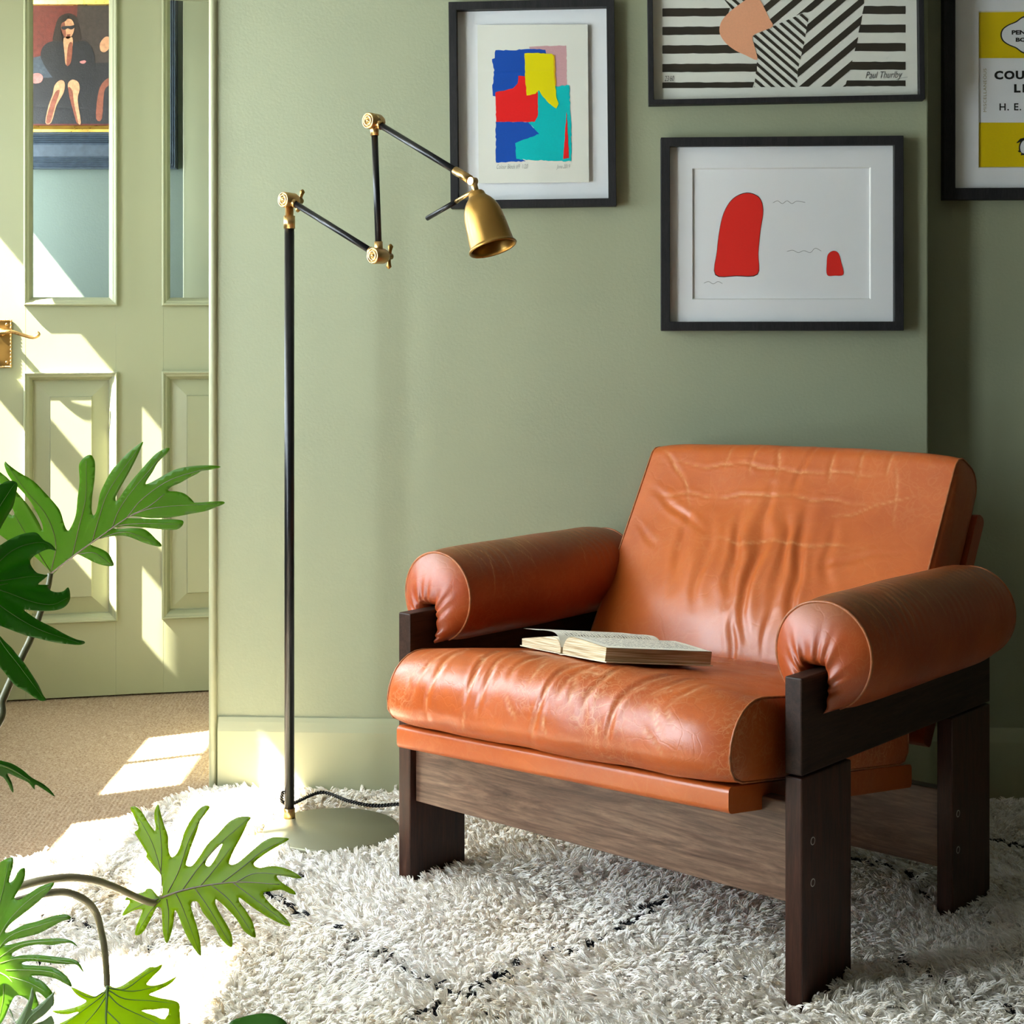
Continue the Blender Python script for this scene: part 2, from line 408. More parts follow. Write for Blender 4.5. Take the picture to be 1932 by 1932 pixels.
# ------------------------------------------------------------------ the setting
TH = math.atan(0.06)
WX = Vector((math.cos(TH), -math.sin(TH), 0)); WN = Vector((-math.sin(TH), -math.cos(TH), 0)); ZV = Vector((0, 0, 1))
WP = Vector((-0.664, 3.576, 0))
def w3(s, off, z): return WP + WX * s + WN * off + ZV * z
def wall_s(px, py, off=0.0):
    p = on_plane(px, py, WP + WN * off, WN) - WP
    return p.dot(WX), p.z
S_R = wall_s(1751, 700)[0]
HALL_Y = 4.86; LEFT_X = -1.75; RIGHT_X = 3.8; REAR_Y = -3.6; CEIL = 2.72

def wbox(s0, s1, o0, o1, z0, z1):
    m = MB(); b = [w3(s0,o0,z0),w3(s1,o0,z0),w3(s1,o1,z0),w3(s0,o1,z0),w3(s0,o0,z1),w3(s1,o0,z1),w3(s1,o1,z1),w3(s0,o1,z1)]
    return m.add(b, [(0,3,2,1),(4,5,6,7),(0,1,5,4),(1,2,6,5),(2,3,7,6),(3,0,4,7)], 0, False)
def struct(o): return tag(o, kind='structure')

ALC = 0.095
struct(wbox(0.0, S_R, 0.0, -1.32, 0.0, CEIL).build('wall_back', M['wall'], bevel=0.003))
struct(wbox(S_R - 0.2, 4.7, -ALC, -ALC - 0.1, 0.0, CEIL).build('wall_alcove', M['wall']))
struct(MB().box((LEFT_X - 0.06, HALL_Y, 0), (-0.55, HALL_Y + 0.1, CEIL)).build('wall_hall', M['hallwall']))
struct(MB().box((RIGHT_X, REAR_Y, 0), (RIGHT_X + 0.1, 3.7, CEIL)).build('wall_right', M['roomwall']))
struct(MB().box((LEFT_X - 0.06, REAR_Y - 0.1, 0), (RIGHT_X + 0.1, REAR_Y, CEIL)).build('wall_rear', M['roomwall']))
struct(MB().box((LEFT_X - 0.06, REAR_Y - 0.1, CEIL), (RIGHT_X + 0.1, HALL_Y + 0.1, CEIL + 0.1)).build('ceiling', M['ceiling']))

# left wall with its window openings
SILL, HEAD, BLIND_Z = 1.03, 2.5, 1.68
WINS = [(4.125, 4.76, None, SILL), (3.12, 3.655, 3.40, SILL), (2.25, 2.955, 2.58, SILL), (1.35, 2.01, 1.68, 0.30)]  # tall heads and the last low sill are shaped for extra daylight
lw = MB(); ys = [REAR_Y] + [e for w in sorted(WINS) for e in w[:2]] + [HALL_Y]
for k in range(0, len(ys), 2): lw.box((LEFT_X - 0.06, ys[k], 0), (LEFT_X, ys[k+1], HEAD))
for w in WINS: lw.box((LEFT_X - 0.06, w[0], 0), (LEFT_X, w[1], w[3]))
lw.box((LEFT_X - 0.06, REAR_Y, HEAD), (LEFT_X, HALL_Y, CEIL))
struct(lw.build('wall_left', M['roomwall']))
for k, (y0, y1, bar, sl) in enumerate(WINS):
    x0, x1 = LEFT_X - 0.055, LEFT_X - 0.015
    win = struct(empty('window_%d' % (k + 1), loc=(LEFT_X, (y0 + y1) / 2, sl)))
    fr = MB(); t = 0.012
    fr.box((x0, y0, sl), (x1, y0 + t, HEAD)); fr.box((x0, y1 - t, sl), (x1, y1, HEAD)); fr.box((x0, y0, sl), (x1, y1, sl + t)); fr.box((x0, y0, HEAD - 0.04), (x1, y1, HEAD))
    fr.build('window_frame', M['white_paint'], win, True)
    MB().box((x0, y0, 1.335), (x1, y1, 1.40)).build('meeting_rail', M['white_paint'], win, True)
    if bar: MB().box((x0 + 0.01, bar - 0.009, sl), (x1 - 0.01, bar + 0.009, HEAD)).build('glazing_bar', M['white_paint'], win, True)
    xp = LEFT_X - 0.035
    MB().add([(xp, y0, sl), (xp, y1, sl), (xp, y1, HEAD), (xp, y0, HEAD)], [(0, 1, 2, 3)], 0, False).build('pane', M['glass'], win, True)
    xb = LEFT_X - 0.008; bz = BLIND_Z + (0.045 if k < 2 else 0.0)
    MB().add([(xb, y0, bz), (xb, y1, bz), (xb, y1, HEAD), (xb, y0, HEAD)], [(0, 1, 2, 3)], 0, False).build('added_blind', M['added_blind'], win, True)  # unseen blind, added to cut the top of the sun band
    MB().box((LEFT_X, y0 - 0.04, sl - 0.03), (LEFT_X + 0.03, y1 + 0.04, sl)).build('window_sill', M['white_paint'], win, True)
    pd = bpy.data.lights.new('daylight_portal', 'AREA'); pd.shape = 'RECTANGLE'; pd.size = HEAD - sl; pd.size_y = y1 - y0; pd.cycles.is_portal = True
    po = bpy.data.objects.new('daylight_portal', pd); C.objects.link(po); po.location = (LEFT_X - 0.07, (y0 + y1) / 2, (sl + HEAD) / 2); po.rotation_euler = (0, -math.pi / 2, 0)

# floor: flat slab and the ribbed sisal weave where it shows
fl = struct(MB().box((LEFT_X - 0.06, REAR_Y - 0.1, -0.1), (RIGHT_X + 0.1, HALL_Y + 0.1, 0.0)).build('floor', M['sisal']))
def weave(x0, x1, y0, y1, dx, dy, name):
    nx, ny = int((x1 - x0) / dx), int((y1 - y0) / dy)
    X, Y = np.meshgrid(np.linspace(x0, x1, nx), np.linspace(y0, y1, ny))
    P = 0.0092; r = (X + 0.06 * Y) / P; fr_ = r - np.floor(r); rib = np.sqrt(np.clip(1 - (2 * fr_ - 1) ** 2, 0, 1))
    tw = 0.5 + 0.5 * np.cos(2 * np.pi * (Y / 0.0105 + fr_ * 0.9 + np.floor(r) * 0.5))
    Z = 0.0006 + 0.0036 * rib * (0.55 + 0.45 * tw)
    v = np.stack([X, Y, Z], -1).reshape(-1, 3)
    i = np.arange(ny * nx).reshape(ny, nx); f = np.stack([i[:-1, :-1], i[:-1, 1:], i[1:, 1:], i[1:, :-1]], -1).reshape(-1, 4)
    me = bpy.data.meshes.new(name); me.vertices.add(len(v)); me.vertices.foreach_set('co', v.ravel())
    me.loops.add(f.size); me.loops.foreach_set('vertex_index', f.ravel()); me.polygons.add(len(f))
    me.polygons.foreach_set('loop_start', np.arange(0, f.size, 4)); me.polygons.foreach_set('use_smooth', np.ones(len(f), bool))
    me.update(calc_edges=True); me.materials.append(M['sisal'])
    o = bpy.data.objects.new(name, me); C.objects.link(o); o.parent = fl; tag(o, kind='stuff')
weave(-1.62, -0.60, 2.75, 4.84, 0.0019, 0.0026, 'carpet_weave')

def skirt(name, f, s0, s1, h=0.178, d=0.016):
    prof = [(0.0, h), (0.004, h), (0.009, h - 0.010), (d - 0.002, h - 0.024), (d, h - 0.030), (d, 0.0), (0.0, 0.0)]
    m = MB(); m.grid([[f(s, o, z) for o, z in prof] for s in (s0, s1)], True, 0, False)
    m.add([f(s0, o, z) for o, z in prof], [tuple(range(7))], 0, False); m.add([f(s1, o, z) for o, z in prof], [tuple(range(7))], 0, False)
    return struct(m.build(name, M['trim'], bevel=0.002))
skirt('baseboard_back', w3, 0.0165, S_R)
skirt('baseboard_alcove', lambda s, o, z: w3(s, o - ALC, z), S_R, 4.4, 0.155)
tb = MB()   # corner bead running up the left edge of the wall
prof = [(-0.006, -0.02)] + [(0.006 - 0.0085 * math.cos(a), 0.004 + 0.0085 * math.sin(a)) for a in np.linspace(0, math.pi, 9)] + [(0.0150, 0.0), (0.0165, -0.004)]
tb.grid([[w3(s - 0.003, o, z) for s, o in prof] for z in (0.0, CEIL)], False, 0, True)
struct(tb.build('trim_1', M['trim']))
struct(MB().box((-0.985, HALL_Y - 0.022, 0), (-0.90, HALL_Y, 2.3)).box((-0.90, HALL_Y - 0.034, 0), (-0.86, HALL_Y, 2.3)).build('trim_2', M['trim'], bevel=0.003))

# the ajar panelled door in front of the hall wall
D0, D1 = at_z(-37, 1322 + 37 * 20 / 398, 0.008), at_z(398, 1302, 0.008)
DX = (D1 - D0); DX.z = 0; DX.normalize(); DN = Vector((DX.y, -DX.x, 0))
def dpt(px, py):
    p = on_plane(px, py, D0, DN) - D0
    return p.dot(DX), p.z + D0.z
door = struct(empty('door_1', loc=(D0.x, D0.y, 0), rz=math.atan2(DX.y, DX.x)))
xg0, _ = dpt(45, 577); xg1, zg = dpt(222, 577); xr0, _ = dpt(305, 577); xr1 = xr0 + (xg1 - xg0); DW = xr1 + xg0
zp0 = dpt(150, 1174)[1]; zp1 = dpt(150, 701)[1]; zT, zg1 = 2.09, 1.985; mo = 0.005
st = lambda a, b_, c, d: MB().box((a, 0.0, b_), (c, 0.04, d))
for a, c in ((0, xg0 + mo), (xg1 - mo, xr0 + mo), (xr1 - mo, DW)): st(a, 0.008, c, zT).build('stile', M['trim'], door, bevel=0.001)
for a, c in ((xg0 + mo, xg1 - mo), (xr0 + mo, xr1 - mo)):
    for z0, z1 in ((0.008, zp0 + mo), (zp1 - mo, zg + mo), (zg1 - mo, zT)): st(a, z0, c, z1).build('rail', M['trim'], door)
mold = [(0.0, 0.0), (0.0, 0.012), (0.003, 0.017), (0.007, 0.016), (0.009, 0.012), (0.014, 0.010), (0.017, 0.006), (0.022, -0.004), (0.024, -0.016)]
for a, c in ((xg0, xg1), (xr0, xr1)):
    MB().ring(a, c, zg, zg1, mold).build('glazing_moulding', M['trim'], door, bevel=0.0008)
    MB().ring(a, c, zp0, zp1, mold).build('panel_moulding', M['trim'], door, bevel=0.0008)
    pan = MB().ring(a + 0.005, c - 0.005, zp0 + 0.005, zp1 - 0.005, [(0.0, -0.030), (0.0, -0.016), (0.022, -0.016), (0.064, -0.004), (0.066, 0.001)], fill=0)
    pan.build('raised_panel', M['trim'], door)
    MB().box((a + 0.01, 0.016, zg + 0.01), (c - 0.01, 0.019, zg1 - 0.01)).build('pane', M['glass'], door)
# brass lever handle on its back plate
hx1, hz1 = dpt(21, 604); _, hz0 = dpt(21, 692); hx0 = hx1 - 0.052
hd = MB().box((hx0, -0.004, hz0), (hx1, 0.0, hz1)).build('door_handle', M['antique_brass'], door, bevel=0.001)
rp = MB()
loop = []
for (xa, za), (xb_, zb) in zip([(hx0, hz0), (hx1, hz0), (hx1, hz1), (hx0, hz1)], [(hx1, hz0), (hx1, hz1), (hx0, hz1), (hx0, hz0)]):
    for t in np.linspace(0, 1, 60)[:-1]: loop.append((xa + (xb_ - xa) * t, -0.004, za + (zb - za) * t))
rows_ = [0.0026 + 0.0007 * math.sin(i * 1.35) for i in range(len(loop))]
rp.tube(loop + [loop[0]], rows_ + [rows_[0]], 8)
rp.build('rope_border', M['brass'], hd)
lv = MB(); lz = dpt(3, 627)[1]; lxc = (hx0 + hx1) / 2
lev = smooth_open([(lxc, -0.004, lz), (lxc, -0.034, lz), (lxc + 0.012, -0.045, lz + 0.001), (lxc + 0.034, -0.047, lz + 0.001), (lxc + 0.062, -0.046, lz - 0.008), (lxc + 0.082, -0.046, lz - 0.014), (lxc + 0.094, -0.046, lz - 0.012), (lxc + 0.101, -0.046, lz - 0.005), (lxc + 0.097, -0.046, lz + 0.001)], 6)
lv.tube(lev, list(np.interp(np.linspace(0, 1, len(lev)), [0, .2, .4, .7, .85, 1], [.008, .007, .005, .0045, .006, .004])), 10)
lv.lathe([(0, 0.012), (0.004, 0.012), (0.007, 0.008)], (lxc, -0.004, lz), (0, -1, 0), 16)
lv.build('lever', M['brass'], hd)
for z in (hz0 + 0.012, hz1 - 0.012):
    for x in (hx0 + 0.011, hx1 - 0.011):
        MB().lathe([(0, 0.0045), (0.0012, 0.0042), (0.002, 0.002), (0.002, 0)], (x, -0.004, z), (0, -1, 0), 12).build('screw', M['brass'], hd)

# ------------------------------------------------------------------ rug
def rugpt(px, py): p = at_z(px, py, 0.02); return (p.x, p.y)
RUG = [(-0.655, 3.555), (1.34, 3.455), (1.36, 1.35), (-1.60, 1.35), (-1.34, 2.2)]
RUG_S = smooth_closed([(-0.66, 3.555), (-0.3, 3.535), (0.3, 3.502), (0.9, 3.468), (1.34, 3.44), (1.36, 2.6), (1.36, 1.5), (0.0, 1.4), (-1.5, 1.4), (-1.36, 2.1), (-1.12, 2.68), (-0.945, 3.04), (-0.80, 3.30)], 6)
rug = MB()
rug.add([(x, y, 0.011) for x, y in RUG_S] + [(x, y, 0.001) for x, y in RUG_S],
        [tuple(range(len(RUG_S)))] + [(i, (i+1) % len(RUG_S), len(RUG_S) + (i+1) % len(RUG_S), len(RUG_S) + i) for i in range(len(RUG_S))], 0, False)
rugo = rug.build('shag_rug', M['rug_base'])
tag(rugo, 'cream shaggy wool rug with thin broken black diamond lines', 'rug')

def inside(poly, X, Y):
    P = np.array(poly); r = np.zeros(X.shape, bool); j = len(P) - 1
    for i in range(len(P)):
        xi, yi = P[i]; xj, yj = P[j]
        c = ((yi > Y) != (yj > Y)) & (X < (xj - xi) * (Y - yi) / (yj - yi + 1e-12) + xi)
        r ^= c; j = i
    return r
LINES = [[(1310, 1668), (1168, 1749), (1083, 1794), (1014, 1815), (949, 1848), (870, 1890)], [(500, 1680), (530, 1700), (600, 1742), (690, 1790), (778, 1837), (824, 1866), (870, 1890)],
         [(870, 1890), (821, 1906), (760, 1930)], [(870, 1890), (975, 1945)], [(1600, 1618), (1700, 1645), (1756, 1668)], [(1690, 1812), (1760, 1845), (1850, 1890), (1960, 1930)],
         [(1880, 1585), (1960, 1603)], [(1760, 1700), (1690, 1655)], [(560, 1660), (620, 1632), (700, 1590)], [(290, 1790), (180, 1760), (80, 1730)], [(120, 1840), (40, 1805)], [(1240, 1715), (1330, 1790), (1420, 1850), (1480, 1880)]]
STR = [1.0, 0.9, 0.9, 0.45, 1.0, 0.9, 0.9, 0.6, 0.25, 0.5, 0.5, 0.22]
def fbm(X, Y, sc, seed):
    o = np.empty(X.size); xs = X.ravel() * sc + seed * 17.3; ysn = Y.ravel() * sc - seed * 5.1
    for i in range(X.size): o[i] = noise.noise((xs[i], ysn[i], seed * 3.7))
    return o.reshape(X.shape)
def pile(x0, x1, y0, y1, sp, nstr, name, rad, PL=0.027):
    gx, gy = np.meshgrid(np.arange(x0, x1, sp), np.arange(y0, y1, sp)); n = gx.size
    X = gx.ravel() + rng.uniform(-.5, .5, n) * sp; Y = gy.ravel() + rng.uniform(-.5, .5, n) * sp
    k = inside(RUG_S, X, Y); X, Y = X[k], Y[k]
    # the legs and the lamp base press the pile down: no strands where something stands
    for (cxp, cyp, r) in PRESS:
        k = (X - cxp) ** 2 + (Y - cyp) ** 2 > r * r; X, Y = X[k], Y[k]
    for poly in PRESS_POLY:
        k = ~inside(poly, X, Y); X, Y = X[k], Y[k]
    n = X.size
    ang = 2.2 * fbm(X, Y, 2.6, 1) + 2.2 * fbm(X, Y, 11.0, 2) - 1.7 + rng.normal(0, .7, n)
    lay = np.clip(0.60 + 0.5 * fbm(X, Y, 5.0, 3) + rng.normal(0, .16, n), 0.08, 0.93)
    ln = PL * (1 + 0.45 * fbm(X, Y, 4.0, 4)) * rng.uniform(0.75, 1.25, n)
    lift = 0.010 * np.clip(0.35 + fbm(X, Y, 5.5, 8), 0, 1)
    tone = np.clip(0.70 + 0.55 * fbm(X, Y, 3.5, 5) + rng.normal(0, .17, n), 0.16, 1)
    for L, stg in zip(LINES, STR):
        pts = [rugpt(*p) for p in L]
        for (ax, ay), (bx, by) in zip(pts[:-1], pts[1:]):
            dx, dy = bx - ax, by - ay; t = np.clip(((X - ax) * dx + (Y - ay) * dy) / (dx * dx + dy * dy), 0, 1)
            d = np.hypot(X - ax - t * dx, Y - ay - t * dy)
            hit = (d < 0.0080) & (rng.uniform(0, 1, n) < stg * np.clip(0.75 + 1.5 * fbm(X, Y, 12.0, 6), 0.0, 1.0))
            tone[hit] = 0.03; ln[hit] *= 0.8
    T = np.repeat(np.arange(n), nstr); m = T.size
    ja, jr = rng.uniform(0, 6.28, m), np.sqrt(rng.uniform(0, 1, m)) * sp * .62
    jx, jy = jr * np.cos(ja), jr * np.sin(ja)
    a = ang[T] + rng.normal(0, .16, m); l = ln[T] * rng.uniform(.82, 1.12, m); ly = np.clip(lay[T] + rng.normal(0, .05, m), .05, .95)
    bx, by = X[T], Y[T]; NP = 5; pos = np.zeros((m, NP, 3))
    tw = rng.uniform(0, 6.28, n)[T]; curl = rng.normal(0, .5, n)[T]
    for q in range(NP):
        t = q / (NP - 1); reach = l * (t ** 1.3) * ly; zz = 0.008 + lift[T] + l * np.sin(t * 1.45) * np.sqrt(np.clip(1 - ly ** 2, .03, 1)) * 0.85 - 0.004 * t * t * ly
        aa = a + curl * t; cl = 1 - 0.40 * t ** 1.5      # the strands of one tuft run together toward the tip
        c_, s_n = np.cos(0.9 * t * np.sign(curl)), np.sin(0.9 * t * np.sign(curl))
        pos[:, q, 0] = bx + (jx * c_ - jy * s_n) * cl + np.cos(aa) * reach; pos[:, q, 1] = by + (jx * s_n + jy * c_) * cl + np.sin(aa) * reach; pos[:, q, 2] = np.maximum(zz, 0.004)
    wall_y = WP.y - 0.06 * (pos[..., 0] - WP.x) - 0.022
    pos[..., 1] = np.minimum(pos[..., 1], wall_y)
    cd = bpy.data.hair_curves.new(name); cd.add_curves([NP] * m)
    cd.attributes['position'].data.foreach_set('vector', pos.ravel().astype(np.float32))
    ra = cd.attributes.get('radius') or cd.attributes.new('radius', 'FLOAT', 'POINT')
    prof = np.array([1.0, 1.0, 1.0, .85, .35]) * rad
    ra.data.foreach_set('value', (prof[None, :] * rng.uniform(.75, 1.25, m)[:, None]).ravel().astype(np.float32))
    ta = cd.attributes.new('tone', 'FLOAT', 'CURVE')
    tt = tone[T] + np.where(tone[T] > .1, rng.normal(0, .10, m), 0); ta.data.foreach_set('value', np.where(tone[T] > .1, np.clip(tt, .14, 1), .03).astype(np.float32))
    cd.materials.append(M['wool'])
    o = bpy.data.objects.new(name, cd); C.objects.link(o); o.parent = rugo; tag(o, kind='stuff')
    return o

# ------------------------------------------------------------------ armchair
FLc = at_z(752, 1658, 0.02); FRc = at_z(1513, 1901, 0.02)
UX = Vector((FRc.x - FLc.x, FRc.y - FLc.y, 0)); CW = UX.length; UX.normalize(); VX = Vector((-UX.y, UX.x, 0)); CD = 0.645
CH_Z = 0.012
chair = empty('lounge_armchair', 'tan leather lounge armchair with dark wood frame standing on the shaggy rug', 'armchair', (FLc.x, FLc.y, 0), math.atan2(UX.y, UX.x))
def c3(u, v, z=0.0): return Vector((FLc.x, FLc.y, 0)) + UX * u + VX * v + ZV * z
PRESS = []; PRESS_POLY = []
LT, LD, ZJ, ZT = 0.030, 0.148, 0.3635, 0.512
for u0 in (0.0, CW - LT):
    for v0 in (0.0, CD - LD):
        MB().box((u0, v0, CH_Z), (u0 + LT, v0 + LD, ZJ - 0.0018)).build('leg', M['rosewood_z'], chair, bevel=0.0025)
        PRESS_POLY.append([tuple(c3(a, b)[:2]) for a, b in ((u0-.003, v0-.003), (u0+LT+.003, v0-.003), (u0+LT+.003, v0+LD+.003), (u0-.003, v0+LD+.003))])
    rail_ = MB().box((u0, 0.0, ZJ + 0.0018), (u0 + LT, CD, ZT)).build('arm_rail', M['rosewood_y'], chair, bevel=0.0025)
MB().box((LT, 0.014, 0.166), (CW - LT, 0.042, 0.318)).build('front_apron', M['apron_wood'], chair, bevel=0.002)
MB().box((LT, 0.506, 0.096), (CW - LT, 0.532, 0.232)).build('rear_apron', M['apron_wood'], chair, bevel=0.002)
M['plug_ring'] = plain('plug ring', (0.42, 0.40, 0.36), 0.4, noise_amt=0.1); 
for v, zs in ((0.031, (0.262, 0.199)), (0.517, (0.193, 0.130))):
    for z in zs:
        for u, sx in ((CW, 1), (0.0, -1)):
            pl = MB(); pl.lathe([(0.0, 0.0062), (0.0006, 0.0062), (0.0006, 0.0048)], (u, v, z), (sx, 0, 0), 20, 0); pl.lathe([(0.0004, 0.0048), (0.0004, 0.0001)], (u, v, z), (sx, 0, 0), 20, 1)
            pl.build('screw_plug', [M['plug_ring'], M['rosewood_z']], chair)

def seg_disp(U, Sx, segs):
    D = np.zeros(U.shape); W = np.zeros(U.shape)
    NXW = np.array([[noise.noise((a*14, b*14, 2.0)) for a, b in zip(ra, rb)] for ra, rb in zip(U, Sx)]); NYW = np.array([[noise.noise((a*14, b*14, 9.0)) for a, b in zip(ra, rb)] for ra, rb in zip(U, Sx)])
    U = U + 0.016 * NXW; Sx = Sx + 0.016 * NYW
    for (u0, s0, u1, s1, w, d) in segs:
        dx, dy = u1 - u0, s1 - s0; t = np.clip(((U - u0) * dx + (Sx - s0) * dy) / (dx*dx + dy*dy + 1e-9), 0, 1)
        q = np.hypot(U - u0 - t*dx, Sx - s0 - t*dy); taper = np.sin(np.clip(t, 0.03, 0.97) * math.pi) ** 0.7
        D += d * taper * (-np.exp(-(q / w) ** 2) + 0.55 * np.exp(-((q - 2.1 * w) / (1.1 * w)) ** 2))
        if w < 0.0055: W = np.maximum(W, taper * np.exp(-(q / 0.0022) ** 2))
    return D, W

def sweep_cushion(name, corners, u0, u1, nu, ns, place, crown, segs, mat, parent, amp=0.0016, nsc=7.0, capb=0.012, seed=0, endshrink=0.05):
    P, sarc, per = resample_closed(rounded(corners, 10), ns)
    c = P.mean(0); T = np.roll(P, -1, 0) - np.roll(P, 1, 0); N = np.c_[T[:, 1], -T[:, 0]]; N /= np.linalg.norm(N, axis=1)[:, None]
    if np.mean(np.sum(N * (P - c), 1)) < 0: N = -N
    fu = np.linspace(0, 1, nu); U = u0 + (u1 - u0) * fu
    UU, SS = np.meshgrid(U, sarc, indexing='ij')
    D, WR = seg_disp(UU, SS, segs); D = D + amp * np.array([[noise.noise((u*nsc + seed, P[j, 0]*nsc, P[j, 1]*nsc)) + 0.5*noise.noise((u*nsc*2.3, P[j, 0]*nsc*2.3 + seed, P[j, 1]*nsc*2.3)) for j in range(ns)] for u in U])
    env = 1 - np.abs(2*fu - 1) ** 6; D *= env[:, None]
    rows = []
    for i in range(nu):
        e = (2*fu[i] - 1); sh = 1 - endshrink * abs(e) ** 10
        pts = c + (P - c) * sh + N * (D[i][:, None] + np.array([crown(p[0], p[1], e) for p in P])[:, None])
        rows.append([place(U[i], a, b) for a, b in pts])
    m = MB(); m.grid(rows, True)
    for end, r, sgn in ((0, rows[0], -1), (nu-1, rows[-1], 1)):
        pts = c + (P - c) * (1 - endshrink) ; cap = []
        for k in np.linspace(1, 0.02, 9): cap.append([place(U[end] + sgn * capb * math.sqrt(max(0, 1 - k*k)), *(c + (q - c) * k)) for q in pts])
        m.grid(cap, True)
    o = m.build(name, mat, parent)
    at_ = o.data.attributes.new('wear', 'FLOAT', 'POINT'); wv_ = np.zeros(len(o.data.vertices), np.float32); wv_[:nu*ns] = (WR * env[:, None]).ravel(); at_.data.foreach_set('value', wv_)
    for end in (0, -1):
        k = rows[end][::3]; MB().tube(k + [k[0]], 0.0022, 6, caps=False).build(name.replace('cushion', 'piping'), M['piping'], o)
    return o, P, sarc

SEAT_U = (0.068, CW - 0.066)
def seat_z(u, v): return 0.343 - 0.144 * v + 0.030 * (u - 0.77)
def seat_place(u, v, z): return (u, v, seat_z(u, v) + z)
seat_prof = [(-0.114, 0.002, 0.034), (-0.098, 0.134, 0.098), (0.475, 0.132, 0.045), (0.475, 0.0, 0.03)]
def seat_crown(v, z, e): q = max(0.0, min(1.0, (z - 0.02) / 0.11)); return (0.004 + 0.013 * q * q * (3 - 2 * q)) * (1 - e*e)
P_, s_, per_ = resample_closed(rounded(seat_prof, 10), 200)
# arc position helper: profile order is bottom-front -> top-front -> top-back
def seat_s(v):      # arc position of a point on the top face
    k = [j for j in range(200) if P_[j, 1] > 0.085 and P_[j, 0] > -0.1]; j = min(k, key=lambda q: abs(P_[q, 0] - v)); return s_[j]
sf = seat_s(-0.045)
seat_segs = []
R = random.Random(3)
for k in range(11):      # folds over the front roll
    u = 0.15 + k * 0.052 + R.uniform(-.02, .02); L_ = R.uniform(.06, .15); seat_segs.append((u, sf - L_ + R.uniform(-.02, .02), u + R.uniform(.0, .06), sf + R.uniform(.0, .09), 0.0052, R.uniform(.0012, .0032)))
for k in range(26):      # fine worn creases on top
    u = 0.10 + R.uniform(0, .58); v = R.uniform(-.02, .32); a = R.choice([R.uniform(-.4, .4), R.uniform(.8, 1.5)]); L_ = R.uniform(.05, .16); seat_segs.append((u, sf + v, u + L_ * math.cos(a), sf + v + L_ * math.sin(a), 0.0032, R.uniform(.0005, .0013)))
for k in range(22):      # and on the front face
    u = 0.10 + R.uniform(0, .62); v = -R.uniform(.02, .14); a = R.uniform(.6, 2.5); L_ = R.uniform(.03, .08); seat_segs.append((u, sf + v, u + L_ * math.cos(a), sf + v + L_ * math.sin(a), 0.003, R.uniform(.0004, .0012)))
seat_o, _, _ = sweep_cushion('seat_cushion', seat_prof, *SEAT_U, 150, 200, seat_place, seat_crown, seat_segs, M['leather'], chair, amp=0.0032, nsc=8.0, seed=3)
# leather-wrapped board under the seat
bp = MB()
for (v, zo) in (): pass
bpr = rounded([(-0.078, -0.0435, 0.009), (-0.078, -0.003, 0.010), (0.50, -0.003, 0.008), (0.50, -0.0435, 0.008)], 5)
bp.grid([[seat_place(u, a, b) for a, b in bpr] for u in (0.074, CW - 0.079)], True)
for u in (0.074, CW - 0.079): bp.add([seat_place(u, a, b) for a, b in bpr], [tuple(range(len(bpr)))], 0, False)
bp.build('seat_board', M['leather_back'], chair)

BT = (0.499, 0.867); B0 = (0.452, 0.405)
def back_place(u, n, t): return (u, B0[0] + t*BT[0] - n*BT[1], B0[1] + t*BT[1] + n*BT[0] + 0.018 * (u - 0.43))
back_prof = [(-0.105, -0.015, 0.03), (-0.105, 0.462, 0.045), (0.0, 0.462, 0.030), (0.006, -0.015, 0.03)]
def back_crown(n, t, e):
    return (0.040 * math.exp(-((t - 0.10) / 0.16) ** 2) * (1 - abs(e) ** 2.2) + 0.006 * (1 - e*e)) if n > -0.05 else 0.0
Pb, sb, perb = resample_closed(rounded(back_prof, 10), 220)
def back_s(t):
    k = [j for j in range(220) if Pb[j, 0] > -0.012]; j = min(k, key=lambda q: abs(Pb[q, 1] - t)); return sb[j]
BSEG = []
for (ua, ta, ub, tb_, w, d) in [(.37, .31, .42, .10, .010, .0050), (.41, .36, .47, .04, .0095, .0062), (.47, .30, .52, .11, .0085, .0042), (.50, .34, .57, .02, .009, .0050), (.30, .28, .34, .08, .010, .0034),
        (.24, .30, .28, .12, .010, .0026), (.57, .30, .61, .14, .009, .0026), (.47, .455, .46, .34, .0056, .0026), (.41, .455, .41, .38, .005, .0016), (.53, .455, .53, .37, .005, .0016), (.35, .455, .35, .38, .005, .0016), (.59, .455, .59, .38, .005, .0014), (.65, .455, .65, .39, .005, .0014), (.29, .455, .29, .39, .005, .0012),
        (.10, .33, .68, .340, .0030, .0013), (.12, .405, .66, .395, .0030, .0010), (.11, .35, .30, .25, .0056, .0022), (.10, .27, .20, .21, .0056, .0020), (.28, .235, .66, .245, .003, .0008), (.58, .20, .74, .25, .0056, .0014), (.60, .12, .74, .19, .0056, .0016), (.11, .45, .20, .36, .004, .0010), (.55, .30, .74, .37, .003, .0008), (.44, .10, .45, -.01, .0060, .0026), (.51, .12, .52, .0, .0058, .0018), (.13, .44, .24, .30, .003, .0007), (.66, .43, .70, .30, .003, .0008)]:
    BSEG.append((ua, back_s(ta), ub, back_s(tb_), w, d))
sweep_cushion('back_cushion', back_prof, 0.088, CW - 0.078, 150, 220, back_place, back_crown, BSEG, M['leather_back'], chair, amp=0.0022, nsc=6.0, seed=9, endshrink=0.03)
bb = MB(); bbp = rounded([(-0.140, -0.06, 0.008), (-0.140, 0.385, 0.012), (-0.108, 0.385, 0.012), (-0.108, -0.06, 0.008)], 5)
bb.grid([[back_place(u, a, b) for a, b in bbp] for u in (0.072, CW - 0.066)], True)
for u in (0.072, CW - 0.066): bb.add([back_place(u, a, b) for a, b in bbp], [tuple(range(len(bbp)))], 0, False)
bb.build('back_board', M['leather_arm'], chair)

